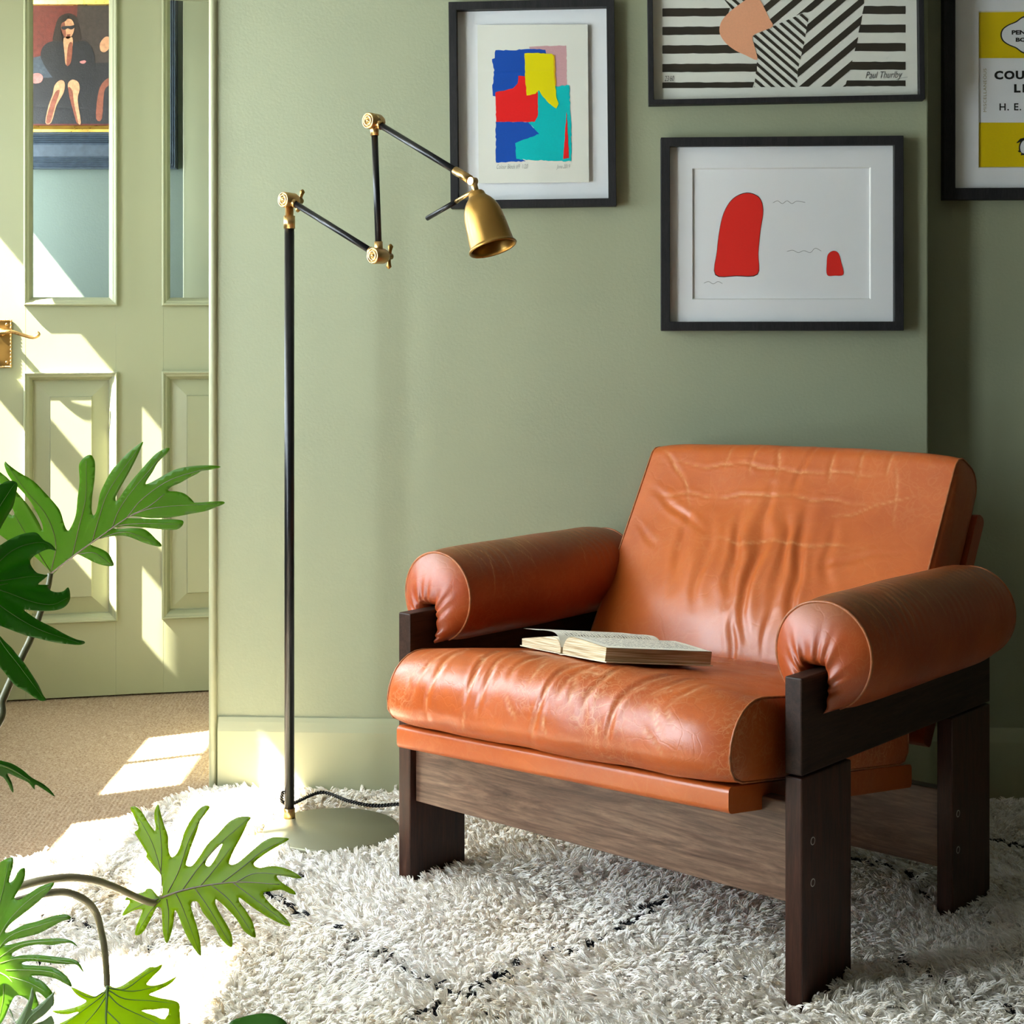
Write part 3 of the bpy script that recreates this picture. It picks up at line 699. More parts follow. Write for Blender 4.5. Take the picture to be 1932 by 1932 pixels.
def arm_pad(uc, seed):
    NA, NV = 72, 320; r = 0.086; zc = 0.533; v0, v1 = 0.088, 0.605
    hw = LT / 2 + 0.0015
    a0 = math.radians(-68)
    arc = [(r * math.sin(t) * 1.0, r * math.cos(t)) for t in np.linspace(math.pi - 0.36, -(math.pi - 0.36), NA)]
    # squash to the photographed oval and pull the lower lips in toward the rail
    arc = [(x * 1.02, z * (1.0 if z > 0 else 1.04)) for x, z in arc]
    slot = [(hw, arc[0][1])] + [(hw, z) for z in np.linspace(arc[0][1], ZT + 0.002 - zc, 20)] + [(x, ZT + 0.003 - zc) for x in np.linspace(hw, -hw, 22)] + [(-hw, z) for z in np.linspace(ZT + 0.002 - zc, arc[0][1], 21)]
    Sx = np.array(slot); d = np.r_[0, np.cumsum(np.linalg.norm(np.diff(Sx, axis=0), axis=1))]; q = np.linspace(0, d[-1], NA)
    slot = np.c_[np.interp(q, d, Sx[:, 0]), np.interp(q, d, Sx[:, 1])]
    rows = []
    cracks = [(v0 + 0.03 + abs(R.gauss(0, .13)), R.uniform(-.9, .9), R.uniform(.25, .8), R.uniform(-.035, .035), R.uniform(.3, 1.0)) for k in range(46)]
    wear = np.zeros((NV, NA), np.float32)
    for i in range(NV):
        f = i / (NV - 1); v = v0 + (v1 - v0) * f
        k = 1.0 - 0.05 * (1 - min(1, f * 9)) ** 2 - 0.10 * max(0, (f - 0.86) / 0.14) ** 2 + 0.015 * math.sin(math.pi * f)
        row = []
        for j, (x, z) in enumerate(arc):
            top = max(0, z / r)
            dd = 0.0013 * noise.noise((x*9 + seed, v*9, z*9)) + 0.0007 * top * math.sin(v * 330 + 1.6 * noise.noise((x*20, v*6, seed))* 3) * (0.4 + noise.noise((v*9, seed, x*9)))
            kk = k * (1 + dd / r)
            th = math.atan2(x, z)
            for (vc, tc, tw_, sl_, am) in cracks:
                dt = (th - tc) / tw_
                if abs(dt) < 1:
                    q = (v - vc - sl_ * (th - tc) - 0.006 * noise.noise((th*5, vc*90, seed))) / 0.0011
                    if abs(q) < 3: wear[i, j] = max(wear[i, j], am * (1 - dt*dt) * math.exp(-q*q))
            row.append((uc + x*kk, v, zc + z*kk))
        rows.append(row)
    m = MB(); m.grid(rows)
    m.grid([[(uc + x, v, zc + z) for x, z in slot] for v in (v0 + 0.01, v1 - 0.01)])
    for vv, sgn, row, bul in ((v0, -1, rows[0], 0.030), (v1, 1, rows[-1], 0.045)):
        cap = []
        for t in np.linspace(0, 1, 18):
            line = []
            for j in range(NA):
                a = np.array([row[j][0] - uc, row[j][2] - zc]); b = slot[j]
                e = t ** 0.9; p = a + (b - a) * e
                gather = 0.0042 * math.sin(j * 1.05 + 1.3 * math.sin(j * 0.37 + seed)) * (t ** 2.0) * (1 - t ** 8) * (1.0 if sgn < 0 else 0.3)
                bulge = bul * (math.sin(min(1, t * 1.25) * math.pi / 2) ** 0.8 if t < 0.8 else math.cos((t - 0.8) / 0.2 * math.pi / 2) ** 0.6)
                line.append((uc + p[0], vv + sgn * (bulge + gather), zc + p[1]))
            cap.append(line)
        m.grid(cap)
    o = m.build('arm_pad', M['leather_arm'], chair)
    at_ = o.data.attributes.new('wear', 'FLOAT', 'POINT'); wv_ = np.zeros(len(o.data.vertices), np.float32); wv_[:NV*NA] = wear.ravel(); at_.data.foreach_set('value', wv_)
    at_ = o.data.attributes.new('soil', 'FLOAT', 'POINT'); at_.data.foreach_set('value', np.array([max(0.0, min(1.0, (v.co.z - zc - 0.035) / 0.05)) for v in o.data.vertices], np.float32))
    for rw in (rows[0], rows[-1]): MB().tube(rw, 0.0025, 6, caps=False).build('pad_piping', M['piping'], o)
arm_pad(CW - LT / 2, 1.0); arm_pad(LT / 2, 5.0)

# ------------------------------------------------------------------ open book on the seat
bd = Vector((0.375, 0.927, 0)).normalized(); bw = Vector((bd.y, -bd.x, 0))
from mathutils.bvhtree import BVHTree
sbv = BVHTree.FromPolygons([v.co for v in seat_o.data.vertices], [tuple(p.vertices) for p in seat_o.data.polygons])
BL, BWD = 0.204, 0.150
BC = Vector((0.374, 0.018, 0))
smp = []
for a in np.linspace(-BWD, BWD, 13):
    for b in np.linspace(0.0, BL, 11):
        p = BC + bw * a + bd * b; h = sbv.ray_cast(Vector((p.x, p.y, 1.0)), Vector((0, 0, -1)))[0]
        if h: smp.append(tuple(h))
smp = np.array(smp); co_ = np.linalg.lstsq(np.c_[smp[:, :2], np.ones(len(smp))], smp[:, 2], rcond=None)[0]
lift = (smp[:, 2] - np.c_[smp[:, :2], np.ones(len(smp))] @ co_).max()
sn = Vector((-co_[0], -co_[1], 1.0)).normalized()
def tangent(d): d = d - sn * d.dot(sn); return d.normalized()
bd_t = tangent(bd); bw_t = bd_t.cross(sn).normalized()
B_O = Vector((BC.x, BC.y, co_[0] * BC.x + co_[1] * BC.y + co_[2])) + sn * (lift + 0.0005)
mloc = Matrix((( bw_t.x, bd_t.x, sn.x, B_O.x), (bw_t.y, bd_t.y, sn.y, B_O.y), (bw_t.z, bd_t.z, sn.z, B_O.z), (0, 0, 0, 1)))
mw = Matrix.Translation((FLc.x, FLc.y, 0)) @ Matrix.Rotation(math.atan2(UX.y, UX.x), 4, 'Z') @ mloc
book = empty('open_book', 'open paperback with yellowed pages lying on the armchair seat', 'book', mw.to_translation(), rot=mw.to_euler())
def half(sgn, hts, name):
    xs = np.linspace(0.004, BWD, 24); top = np.interp(xs, *zip(*hts))
    top = [0.004 + max(0.001, t) for t in top]
    m = MB(); prof = [(sgn*x, z) for x, z in zip(xs, top)] + [(sgn*BWD*0.985, 0.003), (sgn*0.004, 0.003)]
    m.grid([[(x, y, z) for x, z in prof] for y in (0.0, BL)], True, 0, False)
    for y in (0.0, BL): m.add([(x, y, z) for x, z in prof], [tuple(range(len(prof)))], 0, False)
    o = m.build(name, M['page_edge'], book)
    ps = MB(); ps.grid([[(sgn*x, y, z + 0.0006) for x, z in zip(xs, top)] for y in (0.0005, BL - 0.0005)])
    po = ps.build('printed_page', M['page_text'], book)
    uv = po.data.uv_layers.new(name='UVMap')
    for lp in po.data.loops:
        co = po.data.vertices[lp.vertex_index].co; uv.data[lp.index].uv = (abs(co.x) / BWD if sgn > 0 else 1 - abs(co.x) / BWD, co.y / BL)
    return top
half(1, [(0, 0.0), (0.005, 0.012), (0.014, 0.024), (0.032, 0.029), (0.07, 0.027), (0.150, 0.021)], 'page_block')
half(-1, [(0, 0.0), (0.005, 0.010), (0.014, 0.020), (0.035, 0.024), (0.08, 0.019), (0.150, 0.011)], 'page_block')
cv = MB(); cs = [(-BWD - 0.004, 0.0015), (-0.07, 0.001), (-0.012, 0.001), (-0.008, 0.0005), (0.0, 0.0), (0.008, 0.0005), (0.012, 0.001), (0.07, 0.001), (BWD + 0.004, 0.0015)]
cs = [tuple(p) for p in smooth_open(cs, 3)]
cv.grid([[(x, y, z) for x, z in cs] + [(x, y, z + 0.0016) for x, z in cs[::-1]] for y in (-0.001, BL + 0.001)], True, 0, False)
for y in (-0.001, BL + 0.001): cv.add([(x, y, z) for x, z in cs] + [(x, y, z + 0.0016) for x, z in cs[::-1]], [(i, i+1, 2*len(cs)-2-i, 2*len(cs)-1-i) for i in range(len(cs)-1)], 0, False)
cv.build('cover', M['book_cover'], book)
lf = MB(); lp = [(-0.004, 0.010), (-0.011, 0.026), (-0.030, 0.035), (-0.06, 0.036), (-0.10, 0.034), (-0.146, 0.033)]; lp = [tuple(p) for p in smooth_open(lp, 4)]
lf.grid([[(x, y, z) for x, z in lp] for y in (0.0, BL)]); lo_ = lf.build('loose_page', M['page_text'], book)
uv = lo_.data.uv_layers.new(name='UVMap')
for l in lo_.data.loops:
    co = lo_.data.vertices[l.vertex_index].co; uv.data[l.index].uv = (1 - abs(co.x) / BWD, co.y / BL)

# ------------------------------------------------------------------ floor lamp
LB = at_z(625, 1562, 0.030); PB = at_z(546, 1543, 0.030)
lamp = empty('floor_lamp', 'black and brass jointed floor lamp with round base and bell shade by the green wall', 'floor lamp', (LB.x, LB.y, 0.0))
MB().lathe([(0.010, 0.0), (0.010, 0.1345), (0.012, 0.1365), (0.028, 0.1365), (0.030, 0.1350), (0.030, 0.0)], (LB.x, LB.y, 0), (0, 0, 1), 72).build('base', M['bronze'], lamp, True)
PRESS.append((LB.x, LB.y, 0.152))
PZ1 = 1.243
MB().lathe([(0.030, 0.0), (0.030, 0.0118), (0.0495, 0.0118), (0.050, 0.0108), (0.052, 0.0)], (PB.x, PB.y, 0), (0, 0, 1), 24).build('pole_collar', M['brass'], lamp, True)
MB().tube([(PB.x, PB.y, 0.048), (PB.x, PB.y, PZ1)], 0.0102, 20).build('pole', M['black_metal'], lamp, True)
AX = Vector((-0.66, -0.75, 0)).normalized(); AP = Vector((-AX.y, AX.x, 0)); 
if AP.x < 0: AP = -AP
J1 = Vector((PB.x, PB.y, 1.2985))
def arm_point(px, py):
    n = AX; return on_plane(px, py, J1, n)
J2, J3, J4 = arm_point(715, 483), arm_point(706, 229), arm_point(892, 342)
MB().lathe([(1.240, 0.0), (1.240, 0.0118), (1.266, 0.0118), (1.266, 0.0085), (1.290, 0.0085), (1.290, 0)], (PB.x, PB.y, 0), (0, 0, 1), 24).build('pole_ferrule', M['brass'], lamp, True)
def joint(Jp, wing):
    o = MB().lathe([(-0.020, 0.0), (-0.020, 0.011), (-0.012, 0.0150), (0.012, 0.0160), (0.0165, 0.0160), (0.0182, 0.0150), (0.0182, 0.0132), (0.0160, 0.0124), (0.0160, 0.0112), (0.0190, 0.0104), (0.0190, 0.0078), (0.0158, 0.0066), (0.0160, 0.0052), (0.0185, 0.0040), (0.0196, 0.0)], Jp, AX, 32).build('joint', M['brass'], lamp, True)
    if wing:
        w = MB(); B_ = Jp - AX * 0.026; w.lathe([(-0.008, 0), (-0.008, 0.006), (0.008, 0.006)], B_, AX, 14)
        d = (AP * 0.35 + ZV * 0.94).normalized() if wing == 1 else (AP * 0.12 + ZV * 0.99).normalized()
        for sg in (1, -1):
            c0 = B_ - AX * 0.003; pts = [c0 + d * sg * 0.004, c0 + d * sg * 0.012, c0 + d * sg * 0.020, c0 + d * sg * 0.0245]
            w.tube(pts, [0.0030, 0.0034, 0.0056, 0.0018], 10)
        w.build('wing_nut', M['antique_brass'], o, False)
def arm(A, B, ra, fa, fb, name):
    d = (B - A).normalized(); L = (B - A).length
    o = MB().tube([A + d * (0.014 + fa * 0.5), B - d * (0.014 + fb * 0.5)], ra, 18).build(name, M['black_metal'], lamp, True)
    for P0, dd, f in ((A, d, fa), (B, -d, fb)): MB().tube([P0 + dd * 0.006, P0 + dd * (0.014 + f)], ra * 1.30, 18).build('ferrule', M['brass'], lamp, True)
for Jp, wg in ((J1, 1), (J2, 2), (J3, 0)): joint(Jp, wg)
arm(J1, J2, 0.0064, 0.010, 0.013, 'lower_arm'); arm(J2, J3, 0.0064, 0.014, 0.014, 'middle_arm')
d34 = (J4 - J3).normalized(); arm(J3, J4 - d34 * 0.002, 0.0064, 0.010, 0.034, 'upper_arm')
sh0 = J4; sax = Vector((0.034, -0.030, -0.113)).normalized()
MB().tube([sh0 - AX*0.007, sh0 + AX*0.007], 0.0075, 16).tube([sh0, sh0 + sax * 0.026], 0.0062, 16).build('shade_knuckle', M['brass'], lamp, True)
so = sh0 + sax * 0.022
shp = [(0.0, 0.0), (0.0, 0.0125), (0.003, 0.0150), (0.009, 0.0160), (0.0115, 0.0180), (0.018, 0.0240), (0.027, 0.0298), (0.038, 0.0340), (0.052, 0.0368), (0.070, 0.0385), (0.090, 0.0398), (0.105, 0.0410), (0.108, 0.0416), (0.1095, 0.0445), (0.1120, 0.0453), (0.1140, 0.0440), (0.1130, 0.0412), (0.107, 0.0396), (0.090, 0.0384), (0.052, 0.0352), (0.027, 0.0280), (0.014, 0.0180), (0.014, 0.0)]
MB().lathe(shp, so, sax, 56).build('lamp_shade', M['antique_brass'], lamp, True)
hA = sh0 + sax * 0.018; hB = on_plane(806, 412, J1 - AX*0.01, AX); hd_ = (hB - hA); 
MB().tube([hA, hA + hd_ * 0.42], 0.0040, 12).build('handle_stem', M['brass'], lamp, True)
MB().tube([hA + hd_ * 0.40, hB], 0.0048, 14).build('shade_handle', M['black_metal'], lamp, True)
# twisted flex along the wall
cp = [(PB.x - 0.013, PB.y - 0.004, 0.085), (PB.x - 0.016, PB.y + 0.012, 0.06), (PB.x, PB.y + 0.05, 0.045), (PB.x + 0.05, PB.y + 0.125, 0.046), (PB.x + 0.115, PB.y + 0.075, 0.042), (PB.x + 0.17, PB.y + 0.05, 0.040), (PB.x + 0.24, PB.y + 0.06, 0.041), (PB.x + 0.36, PB.y + 0.085, 0.03), (PB.x + 0.6, PB.y + 0.08, 0.02), (PB.x + 0.9, PB.y + 0.06, 0.018)]
path = smooth_open(cp, 40); cdm = MB(); acc = 0.0
for ph in (0, math.pi):
    pts = []; acc = 0
    for i in range(len(path)):
        if i: acc += np.linalg.norm(path[i] - path[i-1])
        t = Vector(path[min(i+1, len(path)-1)] - path[max(i-1, 0)]).normalized(); a = t.cross(ZV).normalized(); b = a.cross(t)
        w = acc / 0.013 * 2 * math.pi + ph; pts.append(Vector(path[i]) + (a * math.cos(w) + b * math.sin(w)) * 0.0022)
    cdm.tube(pts, 0.0021, 7)
cdm.build('cord', M['black_metal'], lamp, True)

# ------------------------------------------------------------------ framed pictures
def text_part(mb, txt, box, y, mat, bold=0.0, shear=0.0, rot=0, spacing=1.0):
    """flat print: letters fitted into box = (x0, x1, z0, z1)"""
    cu = bpy.data.curves.new('letters', 'FONT'); cu.body = txt; cu.size = 1; cu.offset = bold; cu.shear = shear; cu.resolution_u = 3; cu.space_character = spacing
    o = bpy.data.objects.new('letters', cu); C.objects.link(o)
    dg = bpy.context.evaluated_depsgraph_get(); me = bpy.data.meshes.new_from_object(o.evaluated_get(dg))
    V = np.array([v.co[:2] for v in me.vertices]); Fc = [tuple(p.vertices) for p in me.polygons]
    bpy.data.objects.remove(o); bpy.data.meshes.remove(me); bpy.data.curves.remove(cu)
    if rot: V = np.c_[-V[:, 1], V[:, 0]]
    lo, hi = V.min(0), V.max(0); x0, x1, z0, z1 = box
    X = x0 + (V[:, 0] - lo[0]) / (hi[0] - lo[0]) * (x1 - x0); Z = z0 + (V[:, 1] - lo[1]) / (hi[1] - lo[1]) * (z1 - z0)
    mb.add([(a, y, b) for a, b in zip(X, Z)], Fc, mat, False)

def stroke(mb, pts, y, w, mat):
    P = [np.array(p) for p in smooth_open(pts, 4)]; rows = []
    for i in range(len(P)):
        t = P[min(i+1, len(P)-1)] - P[max(i-1, 0)]; t = t / (np.linalg.norm(t) + 1e-9); n = np.array([-t[1], t[0]]) * w / 2
        rows.append([(P[i][0]-n[0], y, P[i][1]-n[1]), (P[i][0]+n[0], y, P[i][1]+n[1])])
    mb.grid(rows, False, mat, False)

def ngon(mb, pts, y, mat):
    v, e, f, *_ = delaunay_2d_cdt([Vector(p) for p in pts], [(i, (i+1) % len(pts)) for i in range(len(pts))], [], 1, 1e-7)
    mb.add([(p.x, y, p.y) for p in v], [tuple(q) for q in f], mat, False)

def ragged(pts, amp, step, seed):
    rr = random.Random(seed); out = []
    for i in range(len(pts)):
        a, b = np.array(pts[i]), np.array(pts[(i+1) % len(pts)]); n = max(1, int(np.linalg.norm(b - a) / step))
        for k in range(n): out.append(tuple(a + (b - a) * k / n + np.array([rr.uniform(-amp, amp), rr.uniform(-amp, amp)]) * (0 if k == 0 else 1)))
    return out

def wall_frame(name, label, base_off, corners, face, depth=0.030, roll=0.0, group=None, plane=None):
    """corners = (left, right, top, bottom) px of the outer front edge; returns root and px->local mapping at a given depth"""
    l, r, t, b = corners; fo = base_off + depth
    P0 = WP + WN * fo
    c = on_plane((l + r) / 2, (t + b) / 2, P0, WN); a = on_plane(l, (t + b) / 2, P0, WN); d = on_plane(r, (t + b) / 2, P0, WN)
    zt = on_plane((l + r) / 2, t, P0, WN).z; zb = on_plane((l + r) / 2, b, P0, WN).z
    wl = c - WN * depth
    root = empty(name, label, 'picture', wl, group=group, rot=(0, roll, -TH))
    W2 = (d - a).length / 2; Hh = (zt - zb) / 2
    Rm = Matrix.Translation(wl) @ Matrix.Rotation(-TH, 4, 'Z') @ Matrix.Rotation(roll, 4, 'Y'); Ri = Rm.inverted()
    def loc(px, py, dep):
        p = Ri @ on_plane(px, py, WP + WN * (base_off + dep), WN); return (p.x, p.z)
    fr = MB().ring(-W2, W2, -Hh, Hh, [(0.0, 0.0), (0.0, depth), (face, depth), (face, 0.004)])
    fr.build('frame', M['frame_wood'], root, bevel=0.001)
    MB().box((-W2 + 0.003, -0.004, -Hh + 0.003), (W2 - 0.003, -0.001, Hh - 0.003)).build('backing', M['mat_white'], root)
    g = MB().box((-W2 + face*0.8, -(depth - 0.004), -Hh + face*0.8), (W2 - face*0.8, -(depth - 0.0055), Hh - face*0.8)); g.build('glass', M['glass'], root)
    return root, W2, Hh, loc

# 1: colour blocks on a floated sheet
def q1(x, y): return (820 + x * 0.20704, y * 0.20704)
r1, W2, Hh, loc = wall_frame('framed_print', 'black framed print of red, blue, yellow and teal colour blocks on cream paper', 0.0, (847.5, 1160.5, 0, 391), 0.0172, 0.030, roll=-0.0105, group='framed prints on the green wall')
D_ = 0.013
sheet = [loc(*q1(*p), D_) for p in ((390, 228), (1395, 222), (1407, 1660), (402, 1670))]
MB().add([(x, -D_ + 0.0006, z) for x, z in sheet] + [(x, -D_ - 0.0004, z) for x, z in sheet], [(0,1,2,3), (4,5,6,7), (0,1,5,4), (1,2,6,5), (2,3,7,6), (3,0,4,7)], 0, False).build('paper_sheet', M['paper'], r1)
MB().box((sheet[3][0] + 0.03, -D_ + 0.0006, sheet[3][1] + 0.03), (sheet[1][0] - 0.03, -0.004, sheet[1][1] - 0.03)).build('sheet_spacer', M['mat_white'], r1)
pr = MB(); mats = [M[k] for k in ('pink', 'blue', 'teal', 'red', 'orange', 'yellow', 'pencil')]
shapes = [(0, [(860, 428), (1000, 418), (1200, 415), (1205, 600), (1205, 800), (1000, 800)], 3), (1, [(555, 458), (700, 460), (860, 446), (1010, 455), (1013, 520), (880, 560), (860, 840), (560, 880), (530, 875), (525, 800), (545, 640), (522, 540), (548, 530)], 5),
          (1, [(556, 1110), (850, 1112), (960, 1225), (760, 1330), (780, 1440), (832, 1470), (560, 1482)], 4), (2, [(940, 800), (1228, 778), (1232, 960), (1245, 1180), (1245, 1470), (900, 1462), (745, 1448), (735, 1305), (955, 1222), (850, 1112), (900, 1100), (935, 1060)], 6),
          (3, [(762, 692), (840, 698), (940, 840), (940, 1060), (910, 1112), (560, 1112), (556, 840), (640, 826), (715, 806), (758, 760)], 3), (3, [(1203, 1020), (1225, 1440), (1172, 1450)], 2), (4, [(1070, 500), (1098, 505), (1102, 700), (1106, 780), (1085, 780)], 5),
          (5, [(820, 488), (920, 484), (1070, 492), (1085, 520), (1088, 700), (1112, 900), (1130, 945), (1108, 992), (1040, 940), (985, 880), (952, 822), (920, 856), (840, 872), (824, 700)], 3)]
for k, (mi, pts, am) in enumerate(shapes):
    P = ragged(pts, am, 22, k); ngon(pr, [loc(*q1(*p), D_) for p in P], -D_ - 0.0006 - 0.0002 * k, mi)
def tb_(box): (x0, z1), (x1, z0) = loc(*q1(box[0], box[1]), D_), loc(*q1(box[2], box[3]), D_); return (x0, x1, z0, z1)
text_part(pr, 'Colour Block #9  1/20', tb_((565, 1500, 850, 1540)), -D_ - 0.0016, 6, -0.012, 0.3)
text_part(pr, 'Jane 2019', tb_((1110, 1500, 1235, 1545)), -D_ - 0.0016, 6, -0.012, 0.3)
pr.build('print', mats, r1)

# 2: striped print with the peach shape
def q2(x, y): return (1200 + x * 0.37888, y * 0.37888)
r2, W2, Hh, loc = wall_frame('framed_print', 'black framed print of black stripes around a peach shape, hung above the red print', 0.0, (1220, 1741.5, -230, 193), 0.0115, 0.030, roll=-0.0115, group='framed prints on the green wall')
D_ = 0.008
MB().box((-W2 + 0.01, -D_, -Hh + 0.01), (W2 - 0.01, -0.004, Hh - 0.01)).build('paper_sheet', M['paper'], r2)
pr = MB(); mats = [M['stripe'], M['peach'], M['black']]
L2 = lambda P: [loc(*q2(*p), D_) for p in P]
def clip(poly, a, b, c):      # keep a*x+b*y<=c
    out = []
    for i in range(len(poly)):
        p, q = poly[i], poly[(i+1) % len(poly)]; fp, fq = a*p[0]+b*p[1]-c, a*q[0]+b*q[1]-c
        if fp <= 0: out.append(p)
        if (fp < 0 < fq) or (fq < 0 < fp): t = fp / (fp - fq); out.append((p[0]+(q[0]-p[0])*t, p[1]+(q[1]-p[1])*t))
    return out
for k in range(-6, 5):
    y0 = 42 + k * 92.2; y1 = y0 + 41 if k < 4 else y0 + 29
    xe = {0: 468, 1: 440, 2: 520, 3: 602, 4: 588}.get(k, 500 + 20 * k)
    xe2 = {0: 455, 1: 440, 2: 560, 3: 602, 4: 580}.get(k, 500 + 20 * k)
    ngon(pr, L2(ragged([(131, y0), (xe, y0 - 2), (xe2, y1 - 3), (131, y1)], 1.2, 30, k)), -D_ - 0.0005, 0)
    ys_ = 30 + k * 92.6; ye = ys_ + 40 if k < 4 else ys_ + 29
    xs0 = 1135 - (ys_ - 30) * 0.205 if k < 3 else 1135 - (ys_ - 30) * 0.23
    ngon(pr, L2(ragged([(xs0, ys_), (1342, ys_), (1342, ye), (xs0 - 9, ye)], 1.2, 30, k + 50)), -D_ - 0.0005, 0)
def stripes(region, ang, period, width, off, mi=0):
    nx_, ny_ = -math.sin(ang), math.cos(ang)
    for k in range(-40, 60):
        c0 = off + k * period; P = clip(clip(region, nx_, ny_, c0 + width), -nx_, -ny_, -c0)
        if len(P) >= 3: ngon(pr, L2(P), -D_ - 0.0006, mi)
stripes([(580, 180), (690, 128), (830, 66), (858, 95), (836, 220), (806, 345), (800, 434), (588, 434), (603, 300)], math.radians(41), 33, 14, 4)
stripes([(836, 220), (858, 92), (1000, 0), (1135, -100), (1135, 30), (1118, 125), (1100, 215), (1075, 310), (1045, 432), (802, 432), (806, 345)], math.radians(-40), 70, 31, 12)
stripes([(682, 128), (632, 40), (600, -300), (1135, -300), (1135, -100), (1000, 0), (856, 62), (835, 62)], math.radians(-40), 70, 31, 12)
stripes([(430, -300), (600, -300), (600, -20), (530, 20), (480, 50), (440, 0)], math.radians(41), 33, 14, 4)
ngon(pr, L2(smooth_closed([(520, 18), (560, -6), (608, -8), (636, 35), (662, 90), (681, 131), (630, 155), (580, 181), (592, 240), (603, 299), (545, 275), (495, 252), (450, 218), (422, 180), (415, 145), (428, 102), (468, 58)], 3)), -D_ - 0.0011, 1)
def tb2(b): (x0, z1), (x1, z0) = loc(*q2(b[0], b[1]), D_), loc(*q2(b[2], b[3]), D_); return (x0, x1, z0, z1)
text_part(pr, '23/60', tb2((142, 378, 190, 404)), -D_ - 0.001, 2, -0.005, 0.3)
text_part(pr, 'Paul Thurlby', tb2((1143, 358, 1325, 398)), -D_ - 0.001, 2, -0.008, 0.35)
stroke(pr, L2([(1295, 396), (1325, 388), (1352, 384)]), -D_ - 0.001, 0.0005, 2)
pr.build('print', mats, r2)

def window_mat(root, W2, Hh, loc, inner, opening, q, dep_mat, dep_sheet):
    """mat board with a bevelled window; returns nothing"""
    (xa, zt), (xb, zb) = loc(*q(opening[0], opening[1]), dep_mat), loc(*q(opening[2], opening[3]), dep_mat)
    m = MB(); o = [(-W2 + .008, -Hh + .008), (W2 - .008, -Hh + .008), (W2 - .008, Hh - .008), (-W2 + .008, Hh - .008)]; i1 = [(xa, zb), (xb, zb), (xb, zt), (xa, zt)]; bv = 0.0024
    i2 = [(xa + bv, zb + bv), (xb - bv, zb + bv), (xb - bv, zt - bv), (xa + bv, zt - bv)]
    m.grid([[(x, -dep_mat, z) for x, z in o], [(x, -dep_mat, z) for x, z in i1]], True, 0, False)
    m.grid([[(x, -dep_mat, z) for x, z in i1], [(x, -dep_sheet, z) for x, z in i2]], True, 1, False)
    m.build('mat_board', [M['mat_white'], M['bevel_white']], root)

# 3: red shapes
r3, W2, Hh, loc = wall_frame('framed_print', 'black framed print of a tall and a small red rounded shape in a white mat', 0.0, (1246, 1704, 257.5, 624), 0.0195, 0.032, roll=-0.001, group='framed prints on the green wall')
window_mat(r3, W2, Hh, loc, None, (280, 838, 1169, 1490), q2, 0.014, 0.009)
MB().box((-W2 + 0.02, -0.009, -Hh + 0.02), (W2 - 0.02, -0.004, Hh - 0.02)).build('paper_sheet', M['mat_white'], r3)
pr = MB(); L3 = lambda P: [loc(*q2(*p), 0.009) for p in P]
big = smooth_closed([(396, 1366), (404, 1250), (416, 1150), (438, 1060), (482, 992), (550, 962), (612, 985), (632, 1050), (618, 1150), (608, 1260), (604, 1364), (500, 1372)], 4)
small = smooth_closed([(952, 1368), (950, 1310), (956, 1268), (982, 1250), (1008, 1262), (1022, 1310), (1032, 1366), (990, 1372)], 4)
for P, yy in ((big, 0), (small, 0)):
    c = np.mean(P, axis=0); ngon(pr, L3([tuple(c + (np.array(p) - c) * 1.018) for p in P]), -0.0094, 1); ngon(pr, L3(P), -0.0098, 0)
stroke(pr, L3([(682, 1010), (705, 1000), (728, 1014), (752, 1000), (776, 1014), (800, 1002), (842, 1008)]), -0.0095, 0.0007, 1)
stroke(pr, L3([(752, 1252), (780, 1246), (808, 1258), (836, 1248), (868, 1258), (892, 1236), (922, 1250)]), -0.0095, 0.0007, 1)
stroke(pr, L3([(338, 1410), (362, 1402), (384, 1414), (408, 1402), (430, 1412)]), -0.0095, 0.0007, 1)
pr.build('print', [M['redflat'], M['black']], r3)

# 4: yellow and white poster in the alcove
def q4(x, y): return (1700 + x * 0.20696, y * 0.20704)
r4, W2, Hh, loc = wall_frame('framed_poster', 'black framed poster of a yellow and white book cover, hung in the shaded alcove', -ALC, (1780, 2100, -44, 376), 0.0255, 0.030)
window_mat(r4, W2, Hh, loc, None, (706, 100, 1612, 1525), q4, 0.014, 0.009)
MB().box((-W2 + 0.02, -0.009, -Hh + 0.02), (W2 - 0.02, -0.004, Hh - 0.02)).build('paper_sheet', M['mat_white'], r4)
pr = MB(); L4 = lambda P: [loc(*q4(*p), 0.009) for p in P]; mats = [M['bandyellow'], M['black'], M['mat_white'], M['gold_text']]
ngon(pr, L4([(690, 90), (1630, 90), (1630, 530), (690, 530)]), -0.0093, 0); ngon(pr, L4([(690, 1117), (1630, 1117), (1630, 1540), (690, 1540)]), -0.0093, 0)
cart = [(905, 318), (922, 265), (975, 225), (1045, 195), (1100, 155), (1159, 140)]; cart = cart + [(2*1159 - x, y) for x, y in cart[-2::-1]]; cart = cart + [(x, 2*318 - y) for x, y in cart[-2:0:-1]]
cs_ = smooth_closed(cart, 4); c = np.array((1159, 318))
ngon(pr, L4(cs_), -0.0096, 1); ngon(pr, L4([tuple(c + (np.array(p) - c) * (0.95, 0.925)) for p in cs_]), -0.0099, 2)
def tb4(b): (x0, z1), (x1, z0) = loc(*q4(b[0], b[1]), 0.009), loc(*q4(b[2], b[3]), 0.009); return (x0, x1, z0, z1)
text_part(pr, 'PENGUIN', tb4((1008, 276, 1310, 314)), -0.0102, 1, 0.045); text_part(pr, 'BOOKS', tb4((1045, 344, 1273, 380)), -0.0102, 1, 0.045)
text_part(pr, 'COUNTRY', tb4((850, 646, 1468, 720)), -0.0096, 1, 0.042, spacing=1.15); text_part(pr, 'LIFE', tb4((1030, 768, 1288, 842)), -0.0096, 1, 0.042, spacing=1.3)
